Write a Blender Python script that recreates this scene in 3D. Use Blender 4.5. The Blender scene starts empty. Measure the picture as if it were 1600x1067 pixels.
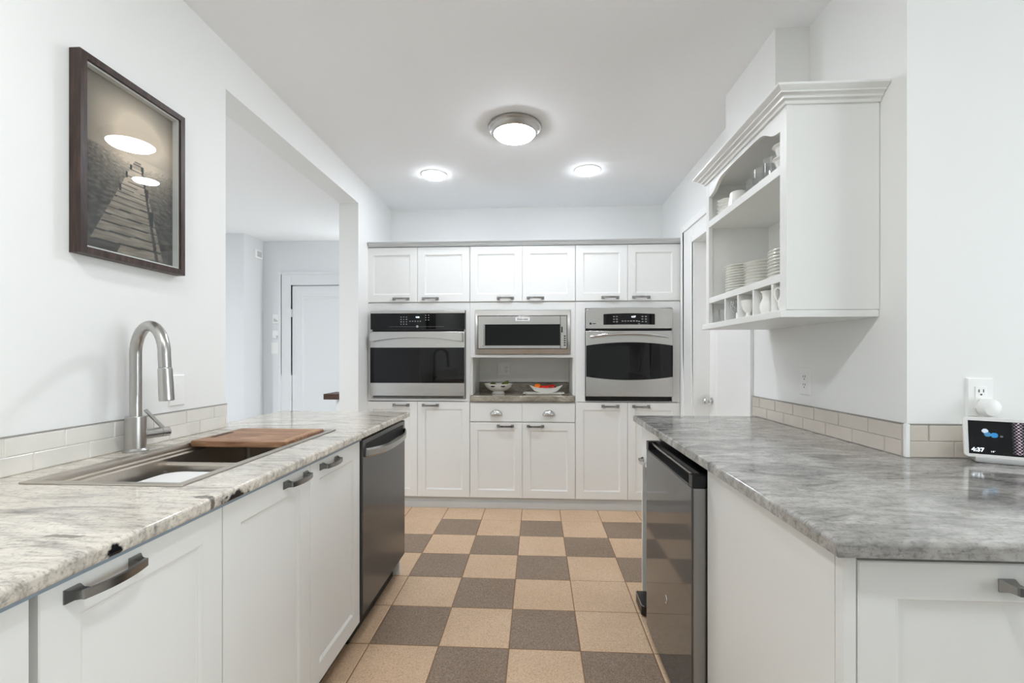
import bpy, bmesh, math, random
from mathutils import Vector, Matrix
from mathutils import noise as mnoise
random.seed(7)
PI = math.pi
S = bpy.context.scene
C = S.collection

# ------------------------------------------------------------------ camera, world, exposure, daylight
cam_d = bpy.data.cameras.new('camera'); cam = bpy.data.objects.new('camera', cam_d); C.objects.link(cam)
cam_d.sensor_width = 36.0; cam_d.sensor_fit = 'HORIZONTAL'; cam_d.lens = 36.0*710/1600
cam_d.shift_y = 23.5/1600; cam_d.clip_start = 0.02
cam.location = (0, 0, 1.22); cam.rotation_euler = (PI/2, 0, math.atan(39/710))
S.camera = cam
S.view_settings.view_transform = 'Standard'; S.view_settings.look = 'None'
S.view_settings.gamma = 1.0; S.view_settings.use_curve_mapping = False
S.view_settings.exposure = 0.60
W = bpy.data.worlds.new('daylight'); S.world = W; W.use_nodes = True
W.node_tree.nodes['Background'].inputs[0].default_value = (0.92, 0.965, 1.0, 1)
W.node_tree.nodes['Background'].inputs[1].default_value = 5.2
LAMP_BIG, LAMP_SMALL = 66.0, 40.0
S.cycles.max_bounces = 14; S.cycles.diffuse_bounces = 8; S.cycles.glossy_bounces = 6
S.cycles.transparent_max_bounces = 12; S.cycles.caustics_reflective = False; S.cycles.caustics_refractive = False
S.cycles.sample_clamp_indirect = 6.0

def portal(name, loc, rot, sx, sy):
    d = bpy.data.lights.new(name, 'AREA'); d.shape = 'RECTANGLE'; d.size = sx; d.size_y = sy
    o = bpy.data.objects.new(name, d); C.objects.link(o); o.location = loc; o.rotation_euler = rot
    d.cycles.is_portal = True
    return o
portal('daylight_east', (4.3, -.35, 1.3), (0, PI/2, 0), 2.1, 2.6)

# added fill lights, out of view under the kitchen and hall ceilings
for (x, y, z, e) in ((-.78, .25, 2.592, 9.0), (.30, .25, 2.592, 7.5), (-3.6, 1.8, 2.392, 34)):
    ld = bpy.data.lights.new('downlight', 'AREA'); ld.shape = 'DISK'; ld.size = .17; ld.energy = e; ld.color = (.94, .97, 1.0)
    lo = bpy.data.objects.new('downlight', ld); C.objects.link(lo); lo.location = (x, y, z)
# ------------------------------------------------------------------ helpers
def lin(c):
    return tuple(((x/255)/12.92 if x/255 <= .04045 else (((x/255)+.055)/1.055)**2.4) for x in c) + (1,)
def mat(name, rgb, rough=.5, metal=0.0, spec=.5, coat=0.0, trans=0.0, ior=1.45, emis=None, estr=0.0):
    m = bpy.data.materials.new(name); m.use_nodes = True
    b = m.node_tree.nodes['Principled BSDF']
    b.inputs['Base Color'].default_value = lin(rgb); b.inputs['Roughness'].default_value = rough
    b.inputs['Metallic'].default_value = metal; b.inputs['Specular IOR Level'].default_value = spec
    b.inputs['Coat Weight'].default_value = coat; b.inputs['Transmission Weight'].default_value = trans
    b.inputs['IOR'].default_value = ior
    if emis: b.inputs['Emission Color'].default_value = lin(emis); b.inputs['Emission Strength'].default_value = estr
    return m
def nodes(m):
    return m.node_tree.nodes, m.node_tree.links, m.node_tree.nodes['Principled BSDF']
def tex(n, l, scale, detail=4, rough=.55, dist=0.0, map_scale=(1, 1, 1), rot=(0, 0, 0)):
    tc = n.new('ShaderNodeTexCoord'); mp = n.new('ShaderNodeMapping'); t = n.new('ShaderNodeTexNoise')
    l.new(tc.outputs['Object'], mp.inputs['Vector']); l.new(mp.outputs['Vector'], t.inputs['Vector'])
    mp.inputs['Scale'].default_value = map_scale; mp.inputs['Rotation'].default_value = rot
    t.inputs['Scale'].default_value = scale; t.inputs['Detail'].default_value = detail
    t.inputs['Roughness'].default_value = rough; t.inputs['Distortion'].default_value = dist
    return t
def ramp(n, l, src, stops):
    r = n.new('ShaderNodeValToRGB'); e = r.color_ramp.elements
    while len(e) < len(stops): e.new(.5)
    for k, (p, c) in enumerate(stops):
        e[k].position = p; e[k].color = lin(c)
    l.new(src, r.inputs['Fac']); return r
def mixc(n, l, a, b, fac, mode='MIX'):
    x = n.new('ShaderNodeMix'); x.data_type = 'RGBA'; x.blend_type = mode
    for s, v in ((0, fac), (6, a), (7, b)):
        if hasattr(v, 'links'): l.new(v, x.inputs[s])
        elif s == 0: x.inputs[0].default_value = v
        else: x.inputs[s].default_value = lin(v)
    return x.outputs[2]
def bump(n, l, b, src, strength, dist=.002):
    k = n.new('ShaderNodeBump'); k.inputs['Strength'].default_value = strength; k.inputs['Distance'].default_value = dist
    l.new(src, k.inputs['Height']); l.new(k.outputs['Normal'], b.inputs['Normal'])

M = {}
def painted(name, rgb, rough, bs=.03, sc=60):
    m = mat(name, rgb, rough); n, l, b = nodes(m)
    t = tex(n, l, sc, 3); bump(n, l, b, t.outputs['Fac'], bs); M[name] = m
painted('wall_paint', (240, 240, 238), .6)
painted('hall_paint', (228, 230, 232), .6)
painted('ceiling_paint', (247, 247, 247), .75)
painted('cabinet_paint', (236, 236, 233), .32, .015, 25)
painted('white_trim', (244, 244, 242), .42, .015, 25)
M['porcelain'] = mat('porcelain', (244, 243, 238), .16, coat=.3)
M['white_plastic'] = mat('white_plastic', (243, 243, 241), .4)
M['grey_plastic'] = mat('grey_plastic', (196, 197, 197), .45)
M['slot_dark'] = mat('slot_dark', (45, 45, 45), .6)
M['black_gap'] = mat('black_gap', (12, 12, 12), .6)
M['black_plastic'] = mat('black_plastic', (22, 22, 23), .28)
M['black_glass'] = mat('black_glass', (9, 9, 10), .04, spec=.45)
M['toe_grey'] = mat('toe_grey', (203, 205, 205), .45)
M['sub_deck'] = mat('sub_deck', (142, 156, 166), .7)
M['nickel'] = mat('nickel', (172, 171, 169), .25, 1.0)
M['pewter'] = mat('pewter', (150, 148, 145), .24, 1.0)
M['chrome'] = mat('chrome', (215, 215, 215), .1, 1.0)
M['lamp_metal'] = mat('lamp_metal', (188, 185, 180), .35, 1.0)
M['glow_big'] = mat('glow_big', (255, 255, 255), .5, emis=(238, 245, 255), estr=LAMP_BIG)
M['glow_small'] = mat('glow_small', (255, 255, 255), .5, emis=(238, 245, 255), estr=LAMP_SMALL)
M['lit_digits'] = mat('lit_digits', (240, 250, 255), .5, emis=(230, 242, 255), estr=.9)
M['key_print'] = mat('key_print', (150, 152, 154), .5)
M['badge_ink'] = mat('badge_ink', (40, 40, 42), .5)
M['red_pepper'] = mat('red_pepper', (196, 28, 16), .22, coat=.3)
M['orange_pepper'] = mat('orange_pepper', (232, 120, 24), .25, coat=.3)
M['green_fruit'] = mat('green_fruit', (88, 104, 28), .35)
M['stem_green'] = mat('stem_green', (70, 92, 38), .5)
M['cream_box'] = mat('cream_box', (206, 200, 166), .5)
M['white_cord'] = mat('white_cord', (232, 232, 230), .5)
def steel(name, rgb, rough, stretch=(1, 1, 60), var=.10):
    m = mat(name, rgb, rough, 1.0); n, l, b = nodes(m)
    t = tex(n, l, 14, 6, .6, 0, stretch)
    mr = n.new('ShaderNodeMapRange'); mr.inputs[3].default_value = max(.02, rough-var*.5); mr.inputs[4].default_value = rough+var*.5
    l.new(t.outputs['Fac'], mr.inputs[0]); l.new(mr.outputs[0], b.inputs['Roughness']); M[name] = m
steel('brushed_steel', (205, 203, 199), .26)
steel('sink_steel', (196, 188, 178), .36, (1, 30, 30))
steel('faucet_steel', (186, 184, 181), .30, (1, 1, 1), .06)
steel('dark_steel', (92, 92, 92), .24, (1, 60, 1)); M['dark_steel'].node_tree.nodes['Principled BSDF'].inputs['Metallic'].default_value = .6
steel('fridge_steel', (96, 96, 96), .07, (1, 60, 1), .02); M['fridge_steel'].node_tree.nodes['Principled BSDF'].inputs['Metallic'].default_value = .4
steel('fridge_edge', (158, 158, 157), .35, (1, 1, 30))
def glass(name, tint=(250, 252, 252), rough=.0, refl=.05):
    m = bpy.data.materials.new(name); m.use_nodes = True; n = m.node_tree.nodes; l = m.node_tree.links; n.clear()
    o = n.new('ShaderNodeOutputMaterial'); tr = n.new('ShaderNodeBsdfTransparent'); g = n.new('ShaderNodeBsdfGlossy'); mx = n.new('ShaderNodeMixShader'); lw = n.new('ShaderNodeLayerWeight')
    lw.inputs[0].default_value = .5; pw = n.new('ShaderNodeMath'); pw.operation = 'POWER'; pw.inputs[1].default_value = 5.2
    f = n.new('ShaderNodeMath'); f.operation = 'MULTIPLY_ADD'; f.inputs[1].default_value = .94; f.inputs[2].default_value = refl
    l.new(lw.outputs['Facing'], pw.inputs[0]); l.new(pw.outputs[0], f.inputs[0])
    tr.inputs[0].default_value = lin(tint); g.inputs['Roughness'].default_value = rough
    l.new(f.outputs[0], mx.inputs[0]); l.new(tr.outputs[0], mx.inputs[1]); l.new(g.outputs[0], mx.inputs[2]); l.new(mx.outputs[0], o.inputs[0]); M[name] = m
glass('pane_glass'); glass('drink_glass', (252, 252, 252), .06, .10)

def granite(name, stops, rotz, stretch, blots=()):
    m = mat(name, (180, 178, 172), .09, spec=.55); n, l, b = nodes(m)
    t = tex(n, l, 3.0, 12, .68, 1.1, stretch, (0, 0, rotz))
    col = ramp(n, l, t.outputs['Fac'], stops).outputs[0]
    t2 = tex(n, l, 26, 8, .7, .6, (stretch[0]*.6, stretch[1]*.8, 3.0), (0, 0, rotz))
    r2 = ramp(n, l, t2.outputs['Fac'], [(.36, (112, 110, 108)), (.52, (255, 255, 255)), (1, (255, 255, 255))]).outputs[0]
    col = mixc(n, l, col, r2, .42, 'MULTIPLY')
    t3 = tex(n, l, 120, 4, .6)
    r3 = ramp(n, l, t3.outputs['Fac'], [(.33, (88, 94, 100)), (.47, (255, 255, 255)), (1, (255, 255, 255))]).outputs[0]
    col = mixc(n, l, col, r3, .38, 'MULTIPLY')
    tc = n.new('ShaderNodeTexCoord'); w = tex(n, l, 30, 4, .6)
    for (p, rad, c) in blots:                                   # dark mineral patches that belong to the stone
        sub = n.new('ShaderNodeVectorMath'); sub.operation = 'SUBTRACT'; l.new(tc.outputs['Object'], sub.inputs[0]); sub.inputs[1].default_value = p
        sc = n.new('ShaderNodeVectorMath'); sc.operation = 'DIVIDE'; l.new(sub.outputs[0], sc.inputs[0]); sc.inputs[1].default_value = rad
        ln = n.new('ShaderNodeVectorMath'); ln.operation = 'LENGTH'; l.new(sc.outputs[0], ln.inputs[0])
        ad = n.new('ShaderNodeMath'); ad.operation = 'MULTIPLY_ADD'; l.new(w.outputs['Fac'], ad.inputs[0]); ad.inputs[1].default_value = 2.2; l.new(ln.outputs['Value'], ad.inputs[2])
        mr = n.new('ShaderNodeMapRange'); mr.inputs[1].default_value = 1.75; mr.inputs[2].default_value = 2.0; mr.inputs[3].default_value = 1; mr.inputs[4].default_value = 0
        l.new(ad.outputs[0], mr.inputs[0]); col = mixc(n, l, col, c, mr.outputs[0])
    l.new(col, b.inputs['Base Color']); M[name] = m
ST = [(.25, (104, 100, 94)), (.38, (170, 164, 155)), (.48, (208, 200, 188)), (.60, (224, 216, 204)), (.74, (234, 228, 218))]
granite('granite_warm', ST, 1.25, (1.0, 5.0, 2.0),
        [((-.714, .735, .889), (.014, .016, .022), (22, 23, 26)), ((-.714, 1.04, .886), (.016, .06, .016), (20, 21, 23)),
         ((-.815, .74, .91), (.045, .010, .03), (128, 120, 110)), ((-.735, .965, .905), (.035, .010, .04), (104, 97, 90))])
granite('granite_grey', [(.26, (84, 84, 84)), (.40, (130, 128, 125)), (.54, (170, 167, 162)), (.74, (206, 204, 199))], -.5, (1.5, 3.6, 2.0))
granite('granite_dark', [(.28, (92, 86, 76)), (.45, (140, 132, 118)), (.6, (172, 164, 150)), (.8, (200, 194, 182))], .2, (1.2, 4.0, 2.0))

def tile_mat(name, a, b2, c):
    m = mat(name, a, .42, spec=.4); n, l, b = nodes(m)
    t = tex(n, l, 190, 3, .6); col = ramp(n, l, t.outputs['Fac'], [(.33, b2), (.48, a), (.56, a), (.70, c)]).outputs[0]
    t2 = tex(n, l, 2.2, 3); r2 = ramp(n, l, t2.outputs['Fac'], [(.3, (232, 226, 220)), (.7, (255, 255, 255))]).outputs[0]
    l.new(mixc(n, l, col, r2, .8, 'MULTIPLY'), b.inputs['Base Color']); bump(n, l, b, t.outputs['Fac'], .08); M[name] = m
tile_mat('tile_beige', (216, 187, 156), (184, 153, 122), (230, 205, 178))
tile_mat('tile_brown', (146, 127, 109), (112, 95, 80), (180, 161, 142))
M['grout'] = mat('grout', (134, 104, 78), .8)
def wood(name, cols, scale, stretch, rough):
    m = mat(name, cols[1], rough); n, l, b = nodes(m)
    t = tex(n, l, scale, 8, .6, .8, stretch)
    l.new(ramp(n, l, t.outputs['Fac'], [(.3, cols[0]), (.5, cols[1]), (.72, cols[2])]).outputs[0], b.inputs['Base Color']); M[name] = m
wood('walnut_board', [(116, 82, 60), (160, 118, 88), (196, 158, 124)], 6, (1.2, 7, 7), .45)
M['board_groove'] = mat('board_groove', (206, 164, 120), .5)
M['board_slot'] = mat('board_slot', (62, 42, 28), .6)
wood('frame_wood', [(38, 26, 22), (58, 42, 36), (84, 64, 56)], 8, (8, 8, 1), .4)
wood('dark_wood', [(52, 34, 26), (76, 50, 38), (98, 68, 52)], 6, (2, 8, 8), .45)
M['mat_board'] = mat('mat_board', (232, 228, 222), .6)
def tilew(name, a):
    m = mat(name, a, .18, coat=.25); n, l, b = nodes(m)
    t = tex(n, l, 9, 2); l.new(ramp(n, l, t.outputs['Fac'], [(.3, tuple(int(x*.965) for x in a)), (.7, a)]).outputs[0], b.inputs['Base Color']); M[name] = m
tilew('splash_white', (232, 228, 221)); tilew('splash_taupe', (214, 205, 194))  # one taupe tile in lit and shaded tones, light put into the colour
M['splash_grout'] = mat('splash_grout', (205, 203, 198), .7)
M['splash_grout_light'] = mat('splash_grout_light', (240, 238, 234), .7)  # same grout as above in its lit tone
M['splash_edge'] = mat('splash_edge', (150, 146, 140), .5)
def attr_mat(name, rough, emit):
    m = mat(name, (128, 128, 128), rough); n, l, b = nodes(m)
    a = n.new('ShaderNodeAttribute'); a.attribute_name = 'print'
    l.new(a.outputs['Color'], b.inputs['Base Color'])
    if emit: l.new(a.outputs['Color'], b.inputs['Emission Color']); b.inputs['Emission Strength'].default_value = emit
    M[name] = m
attr_mat('photo_print', .6, 0); attr_mat('screen_print', .12, .9)

ORG = {}
class MB:
    def __init__(self): self.bm = bmesh.new()
    def box(self, x0, x1, y0, y1, z0, z1, bev=0.0, seg=2):
        r = bmesh.ops.create_cube(self.bm, size=1.0)
        for v in r['verts']:
            v.co = Vector(((x0+x1)/2+v.co.x*(x1-x0), (y0+y1)/2+v.co.y*(y1-y0), (z0+z1)/2+v.co.z*(z1-z0)))
        if bev > 0:
            es = list({e for v in r['verts'] for e in v.link_edges})
            bmesh.ops.bevel(self.bm, geom=es, offset=bev, segments=seg, affect='EDGES', profile=.5)
        return self
    def loft(self, rings, cap0=True, cap1=True, closed=True):
        vr = [[self.bm.verts.new(p) for p in r] for r in rings]
        n = len(vr[0])
        for a, b in zip(vr, vr[1:]):
            for i in range(n if closed else n-1):
                j = (i+1) % n
                try: self.bm.faces.new((a[i], a[j], b[j], b[i]))
                except ValueError: pass
        if cap0: self.bm.faces.new(list(reversed(vr[0])))
        if cap1: self.bm.faces.new(vr[-1])
        return vr
    def rects(self, F, w, h, rings):
        # stepped rectangular panel: rings of (inset, out) from the back edge to the middle
        out = []
        for (i, d) in rings:
            out.append([F(i, i, d), F(w-i, i, d), F(w-i, h-i, d), F(i, h-i, d)])
        self.loft(out); return self
    def tube(self, pts, rad, seg=12, ell=1.0):
        pts = [Vector(p) for p in pts]; n = len(pts)
        rs = rad if isinstance(rad, (list, tuple)) else [rad]*n
        t0 = (pts[1]-pts[0]).normalized(); up = Vector((0, 0, 1)) if abs(t0.z) < .9 else Vector((1, 0, 0))
        nrm = (up - t0*up.dot(t0)).normalized(); rings = []
        for i, p in enumerate(pts):
            t = ((pts[min(i+1, n-1)]-pts[max(i-1, 0)])).normalized()
            nrm = (nrm - t*nrm.dot(t)).normalized(); bn = t.cross(nrm)
            rings.append([p+(nrm*math.cos(2*PI*k/seg)*ell+bn*math.sin(2*PI*k/seg))*rs[i] for k in range(seg)])
        self.loft(rings); return self
    def lathe(self, prof, c, seg=32, axis='z', wob=None):
        rings = []
        for (r, z) in prof:
            ring = []
            for k in range(seg):
                a = 2*PI*k/seg; rr = r*(1+(wob(a, z) if wob else 0)); x, y = rr*math.cos(a), rr*math.sin(a)
                v = {'z': (x, y, z), '-z': (x, -y, -z), 'x': (z, x, y), '-x': (-z, y, x), 'y': (y, z, x), '-y': (x, -z, y)}[axis]
                ring.append(Vector(c)+Vector(v))
            rings.append(ring)
        self.loft(rings, prof[0][0] > 1e-5, prof[-1][0] > 1e-5)
        return self
    def prism(self, poly, F, d0, d1, bev=0.0):
        nf = len(self.bm.verts)
        a = [F(u, v, d0) for u, v in poly]; b = [F(u, v, d1) for u, v in poly]
        vr = self.loft([a, b])
        if bev > 0:
            es = list({e for v in vr[1] for e in v.link_edges if e.other_vert(v) in vr[1]})
            bmesh.ops.bevel(self.bm, geom=es, offset=bev, segments=3, affect='EDGES', profile=.5)
        return self
    def build(self, name, material, parent=None, local=False, smooth=32):
        bm = self.bm
        bmesh.ops.remove_doubles(bm, verts=bm.verts, dist=1e-6)
        bmesh.ops.recalc_face_normals(bm, faces=bm.faces)
        me = bpy.data.meshes.new(name); o = bpy.data.objects.new(name, me); C.objects.link(o)
        org = ORG.get(parent.name, Vector()) if parent else Vector()
        if not parent and not local:
            xs = [v.co for v in bm.verts]
            org = Vector([(min(p[i] for p in xs)+max(p[i] for p in xs))/2 for i in (0, 1)]+[min(p.z for p in xs)])
            o.location = org
        if not local:
            for v in bm.verts: v.co -= org
        bm.to_mesh(me); bm.free()
        for mm in (material if isinstance(material, list) else [material]): me.materials.append(M[mm])
        if smooth:
            me.shade_smooth(); me.set_sharp_from_angle(angle=math.radians(smooth))
        wn = o.modifiers.new('weighted_normals', 'WEIGHTED_NORMAL'); wn.keep_sharp = True; wn.weight = 80
        if parent: o.parent = parent
        ORG[o.name] = org
        return o
def tag(o, label, cat, group=None):
    o['label'] = label; o['category'] = cat
    if group: o['group'] = group
    return o
def thing(name, loc, label, cat, group=None, rotz=0):
    o = bpy.data.objects.new(name, None); C.objects.link(o); o.location = loc; o.rotation_euler = (0, 0, rotz)
    o.empty_display_size = .05; ORG[o.name] = Vector(loc)
    return tag(o, label, cat, group)
def struct(o):
    o['kind'] = 'structure'; return o
def copy_tree(o, parent=None):
    c = o.copy(); C.objects.link(c)
    if parent: c.parent = parent
    for ch in list(o.children): copy_tree(ch, c)
    return c
def FR(origin, face):
    O = Vector(origin)
    ax, ay, an = {'-y': ((1, 0, 0), (0, 0, 1), (0, -1, 0)), '+x': ((0, 1, 0), (0, 0, 1), (1, 0, 0)), '-x': ((0, -1, 0), (0, 0, 1), (-1, 0, 0)),
                  '+y': ((-1, 0, 0), (0, 0, 1), (0, 1, 0)), '+z': ((1, 0, 0), (0, 1, 0), (0, 0, 1))}[face]
    ax, ay, an = Vector(ax), Vector(ay), Vector(an)
    return lambda u, v, d=0.0: O+ax*u+ay*v+an*d
def text_mesh(name, body, size, F, material, parent, align='CENTER', d=.0004, bold=0.0):
    cu = bpy.data.curves.new(name, 'FONT'); cu.body = body; cu.size = size; cu.align_x = align; cu.align_y = 'CENTER'; cu.offset = bold
    to = bpy.data.objects.new(name, cu); C.objects.link(to)
    dg = bpy.context.evaluated_depsgraph_get(); me = bpy.data.meshes.new_from_object(to.evaluated_get(dg))
    C.objects.unlink(to); bpy.data.objects.remove(to)
    org = ORG.get(parent.name, Vector())
    for v in me.vertices: v.co = F(v.co.x, v.co.y, d)-org
    me.materials.clear(); me.materials.append(M[material]); me.name = name
    o = bpy.data.objects.new(name, me); C.objects.link(o); o.parent = parent; ORG[o.name] = org
    return o

def pull_mb(F, cu, cv, L, vert=.014):
    # bar pull: two flared square feet and a bowed bar between them
    m = MB()
    for s in (-1, 1):
        x = cu+s*L/2
        rr = []
        for (hw, d) in ((.0125, 0), (.0125, .003), (.008, .012), (.007, .024)):
            sh = -s*.006*(d/.024)
            rr.append([F(x+sh-hw, cv-hw*.9, d), F(x+sh+hw, cv-hw*.9, d), F(x+sh+hw, cv+hw*.9, d), F(x+sh-hw, cv+hw*.9, d)])
        m.loft(rr)
    rr = []
    for k in range(13):
        t = k/12*2-1; u = cu+t*(L/2+.002); d = .022+.010*(1-t*t); th = .0035; hv = vert/2
        rr.append([F(u, cv-hv, d-th), F(u, cv-hv, d+th), F(u, cv+hv, d+th), F(u, cv+hv, d-th)])
    m.loft(rr); return m
def shaker_door(parent, origin, face, w, h, handle=None, fw=.058, th=.02, name='door', HL=.115, metal='pewter'):
    F = FR(origin, face)
    g = .0012
    o = MB().rects(F, w, h, [(g, -th), (g, -.002), (g+.002, 0), (fw, 0), (fw+.004, -.0015), (fw+.009, -.0065), (fw+.012, -.007), (fw+.013, -.0085)]).build(name, 'cabinet_paint', parent)
    if handle: pull_mb(F, handle[0], handle[1], HL).build('handle', metal, o)
    return o

# ------------------------------------------------------------------ the setting
XL, XR, CEIL, YB = -1.37, 1.14, 2.60, 4.21
CX, CY, T = -.117, 2.195, .298
m = MB(); brown = set()
rowc = {}
f_i0, f_i1, f_j0, f_j1 = -5, 5, -8, 8
bm = m.bm; fl = bm.faces.layers.int.new('mi')
def quad(x0, x1, y0, y1, z, mi):
    f = bm.faces.new([bm.verts.new(p) for p in ((x0, y0, z), (x1, y0, z), (x1, y1, z), (x0, y1, z))]); f.material_index = mi; return f
quad(CX+f_i0*T, CX+f_i1*T, CY+f_j0*T, CY+f_j1*T, -.002, 2)
G = .0022
for i in range(f_i0, f_i1):
    for j in range(f_j0, f_j1):
        dark = (i+j) % 2 == 1 and -3 <= i <= 2 and j <= 3
        if i == -3 and j <= 1: dark = False
        if i >= 2 and j <= 0: dark = False
        if (i, j) == (1, 0): dark = False
        x0, y0 = CX+i*T, CY+j*T
        q = .003
        top = [(x0+G+q, y0+G+q), (x0+T-G-q, y0+G+q), (x0+T-G-q, y0+T-G-q), (x0+G+q, y0+T-G-q)]
        bot = [(x0+G, y0+G), (x0+T-G, y0+G), (x0+T-G, y0+T-G), (x0+G, y0+T-G)]
        tv = [bm.verts.new((*p, 0)) for p in top]; bv = [bm.verts.new((*p, -.002)) for p in bot]
        mi = 1 if dark else 0
        bm.faces.new(tv).material_index = mi
        for k in range(4): bm.faces.new((bv[k], bv[(k+1) % 4], tv[(k+1) % 4], tv[k])).material_index = mi
fo = struct(m.build('floor', ['tile_beige', 'tile_brown', 'grout'], smooth=0))
fx0, fx1, fy0, fy1 = CX+f_i0*T, CX+f_i1*T, CY+f_j0*T, CY+f_j1*T
painted('pale_floor', (206, 206, 204), .5); painted('grey_floor', (118, 117, 116), .5)
struct(MB().box(-5.35, fx0, -.65, 4.66, -.05, 0).build('floor_hall', 'pale_floor', smooth=0))
struct(MB().box(fx0, 4.35, -3.65, fy0, -.05, 0).box(fx1, 4.35, fy0, 1.6, -.05, 0).build('floor_living', 'grey_floor', smooth=0))

struct(MB().box(-1.52, XL, -3.5, 1.93, 0, CEIL).box(-1.52, XL, 1.93, 3.42, 2.40, CEIL).box(-1.52, XL, 3.42, 4.36, 0, CEIL).box(-1.50, XL-.004, 1.93, 2.50, 0, .872).build('wall_left', 'wall_paint', smooth=0))
struct(MB().box(XL, 1.25, YB, 4.36, 0, CEIL).build('wall_back', 'wall_paint', smooth=0))
struct(MB().box(XR, 1.25, 1.467, 2.57, 0, CEIL).box(XR, 1.25, 2.57, 3.33, 2.04, CEIL).box(XR, 1.25, 3.33, YB, 0, CEIL)
       .box(1.00, XR, 1.967, 2.467, 2.17, CEIL).build('wall_right', 'wall_paint', smooth=0))
struct(MB().box(1.275, 1.35, 2.45, 3.45, 0, CEIL).build('wall_closet', 'wall_paint', smooth=0))  # added block behind the door, keeps sky light from leaking through
struct(MB().box(1.25, 4.2, 1.467, 1.6, 0, CEIL).build('wall_corner', 'wall_paint', smooth=0))
def holed(mb, axis, p0, p1, a0, a1, z1, holes):
    # wall slab along one axis with rectangular holes (h0, h1, sill, head)
    def bx(s0, s1, zz0, zz1):
        if s1-s0 < 1e-4 or zz1-zz0 < 1e-4: return
        mb.box(s0, s1, p0, p1, zz0, zz1) if axis == 'x' else mb.box(p0, p1, s0, s1, zz0, zz1)
    cur = a0
    for (h0, h1, sl, hd) in holes:
        bx(cur, h0, 0, z1); bx(h0, h1, 0, sl); bx(h0, h1, hd, z1); cur = h1
    bx(cur, a1, 0, z1); return mb
struct(MB().box(-1.52, 4.35, -3.65, -3.5, 0, CEIL).build('wall_rear', 'wall_paint', smooth=0))
struct(holed(MB(), 'y', 4.2, 4.35, -3.5, 1.6, CEIL, [(-1.6, .9, .30, 2.35)]).build('wall_east', 'wall_paint', smooth=0))
struct(MB().box(-1.52, 4.35, -3.65, 4.36, CEIL, 2.72).build('ceiling', 'ceiling_paint', smooth=0))
struct(MB().box(-5.35, -1.52, -.65, 4.66, 2.40, 2.52).build('ceiling_hall', 'ceiling_paint', smooth=0))
struct(MB().box(-2.80, -1.52, 4.51, 4.66, 0, 2.40).build('wall_hall', 'hall_paint', smooth=0))
struct(MB().box(-5.2, -2.80, 4.20, 4.66, 0, 2.40).build('wall_hall_jog', 'hall_paint', smooth=0))
struct(MB().box(-5.35, -1.52, -.65, -.5, 0, 2.40).build('wall_hall_front', 'hall_paint', smooth=0))
struct(MB().box(-5.35, -5.2, -.5, 4.66, 0, 2.40).build('wall_hall_west', 'hall_paint', smooth=0))
def window(name, axis, p, a0, a1, z0, z1):
    F = {'x': lambda a, z, d: Vector((a, p+d, z)), 'y': lambda a, z, d: Vector((p+d, a, z))}[axis]
    def bx(mb, b0, b1, c0, c1, d0=-.03, d1=.03):
        q = [F(b0, c0, d0), F(b1, c1, d1)]
        mb.box(min(q[0].x, q[1].x), max(q[0].x, q[1].x), min(q[0].y, q[1].y), max(q[0].y, q[1].y), c0, c1)
    f = MB(); mid = (a0+a1)/2
    for (b0, b1, c0, c1) in ((a0, a0+.06, z0, z1), (a1-.06, a1, z0, z1), (a0+.06, a1-.06, z0, z0+.06), (a0+.06, a1-.06, z1-.06, z1), (mid-.03, mid+.03, z0+.06, z1-.06)): bx(f, b0, b1, c0, c1)
    fo = struct(f.build(name, 'white_trim', smooth=0))
    g = MB(); bx(g, a0+.05, mid-.02, z0+.05, z1-.05, -.003, .003); g.build('window_pane', 'pane_glass', fo, smooth=0)
    g = MB(); bx(g, mid+.02, a1-.05, z0+.05, z1-.05, -.003, .003); g.build('window_pane', 'pane_glass', fo, smooth=0)
window('window_1', 'y', 4.27, -1.6, .9, .30, 2.35)

# door in the right wall, with its casing
d = struct(MB().rects(FR((1.23, 3.331, .005), '-x'), .762, 2.03, [(.002, -.035), (.002, 0), (.115, 0), (.12, -.004), (.135, -.009), (.14, -.009)]).build('door_1', 'white_trim'))
MB().lathe([(0, 0), (.027, 0), (.027, .004), (.012, .007), (.010, .022), (.018, .028), (.0245, .040), (.0245, .052), (.017, .060), (0, .062)], (1.23, 3.270, .905), 20, '-x').build('door_knob', 'chrome', d)
c = MB()
def casing_y(mb, y0, y1, z0, z1, fl=(0,)):
    mb.box(1.122, XR, y0, y1, z0, z1, .003)
casing_y(c, 3.33, 3.585, 0, 2.20); casing_y(c, 2.46, 2.57, 0, 2.20); casing_y(c, 2.57, 3.33, 2.04, 2.20)
c.box(1.110, 1.124, 3.545, 3.59, 0, 2.215, .004).box(1.110, 1.124, 2.46, 3.545, 2.165, 2.215, .004).box(1.108, 1.124, 3.335, 3.375, 0, 2.085, .006).box(1.108, 1.124, 2.57, 3.335, 2.04, 2.085, .006)
c.box(1.119, 1.229, 3.316, 3.3315, 0, 2.039)
struct(c.build('trim_1', 'white_trim'))
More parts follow.
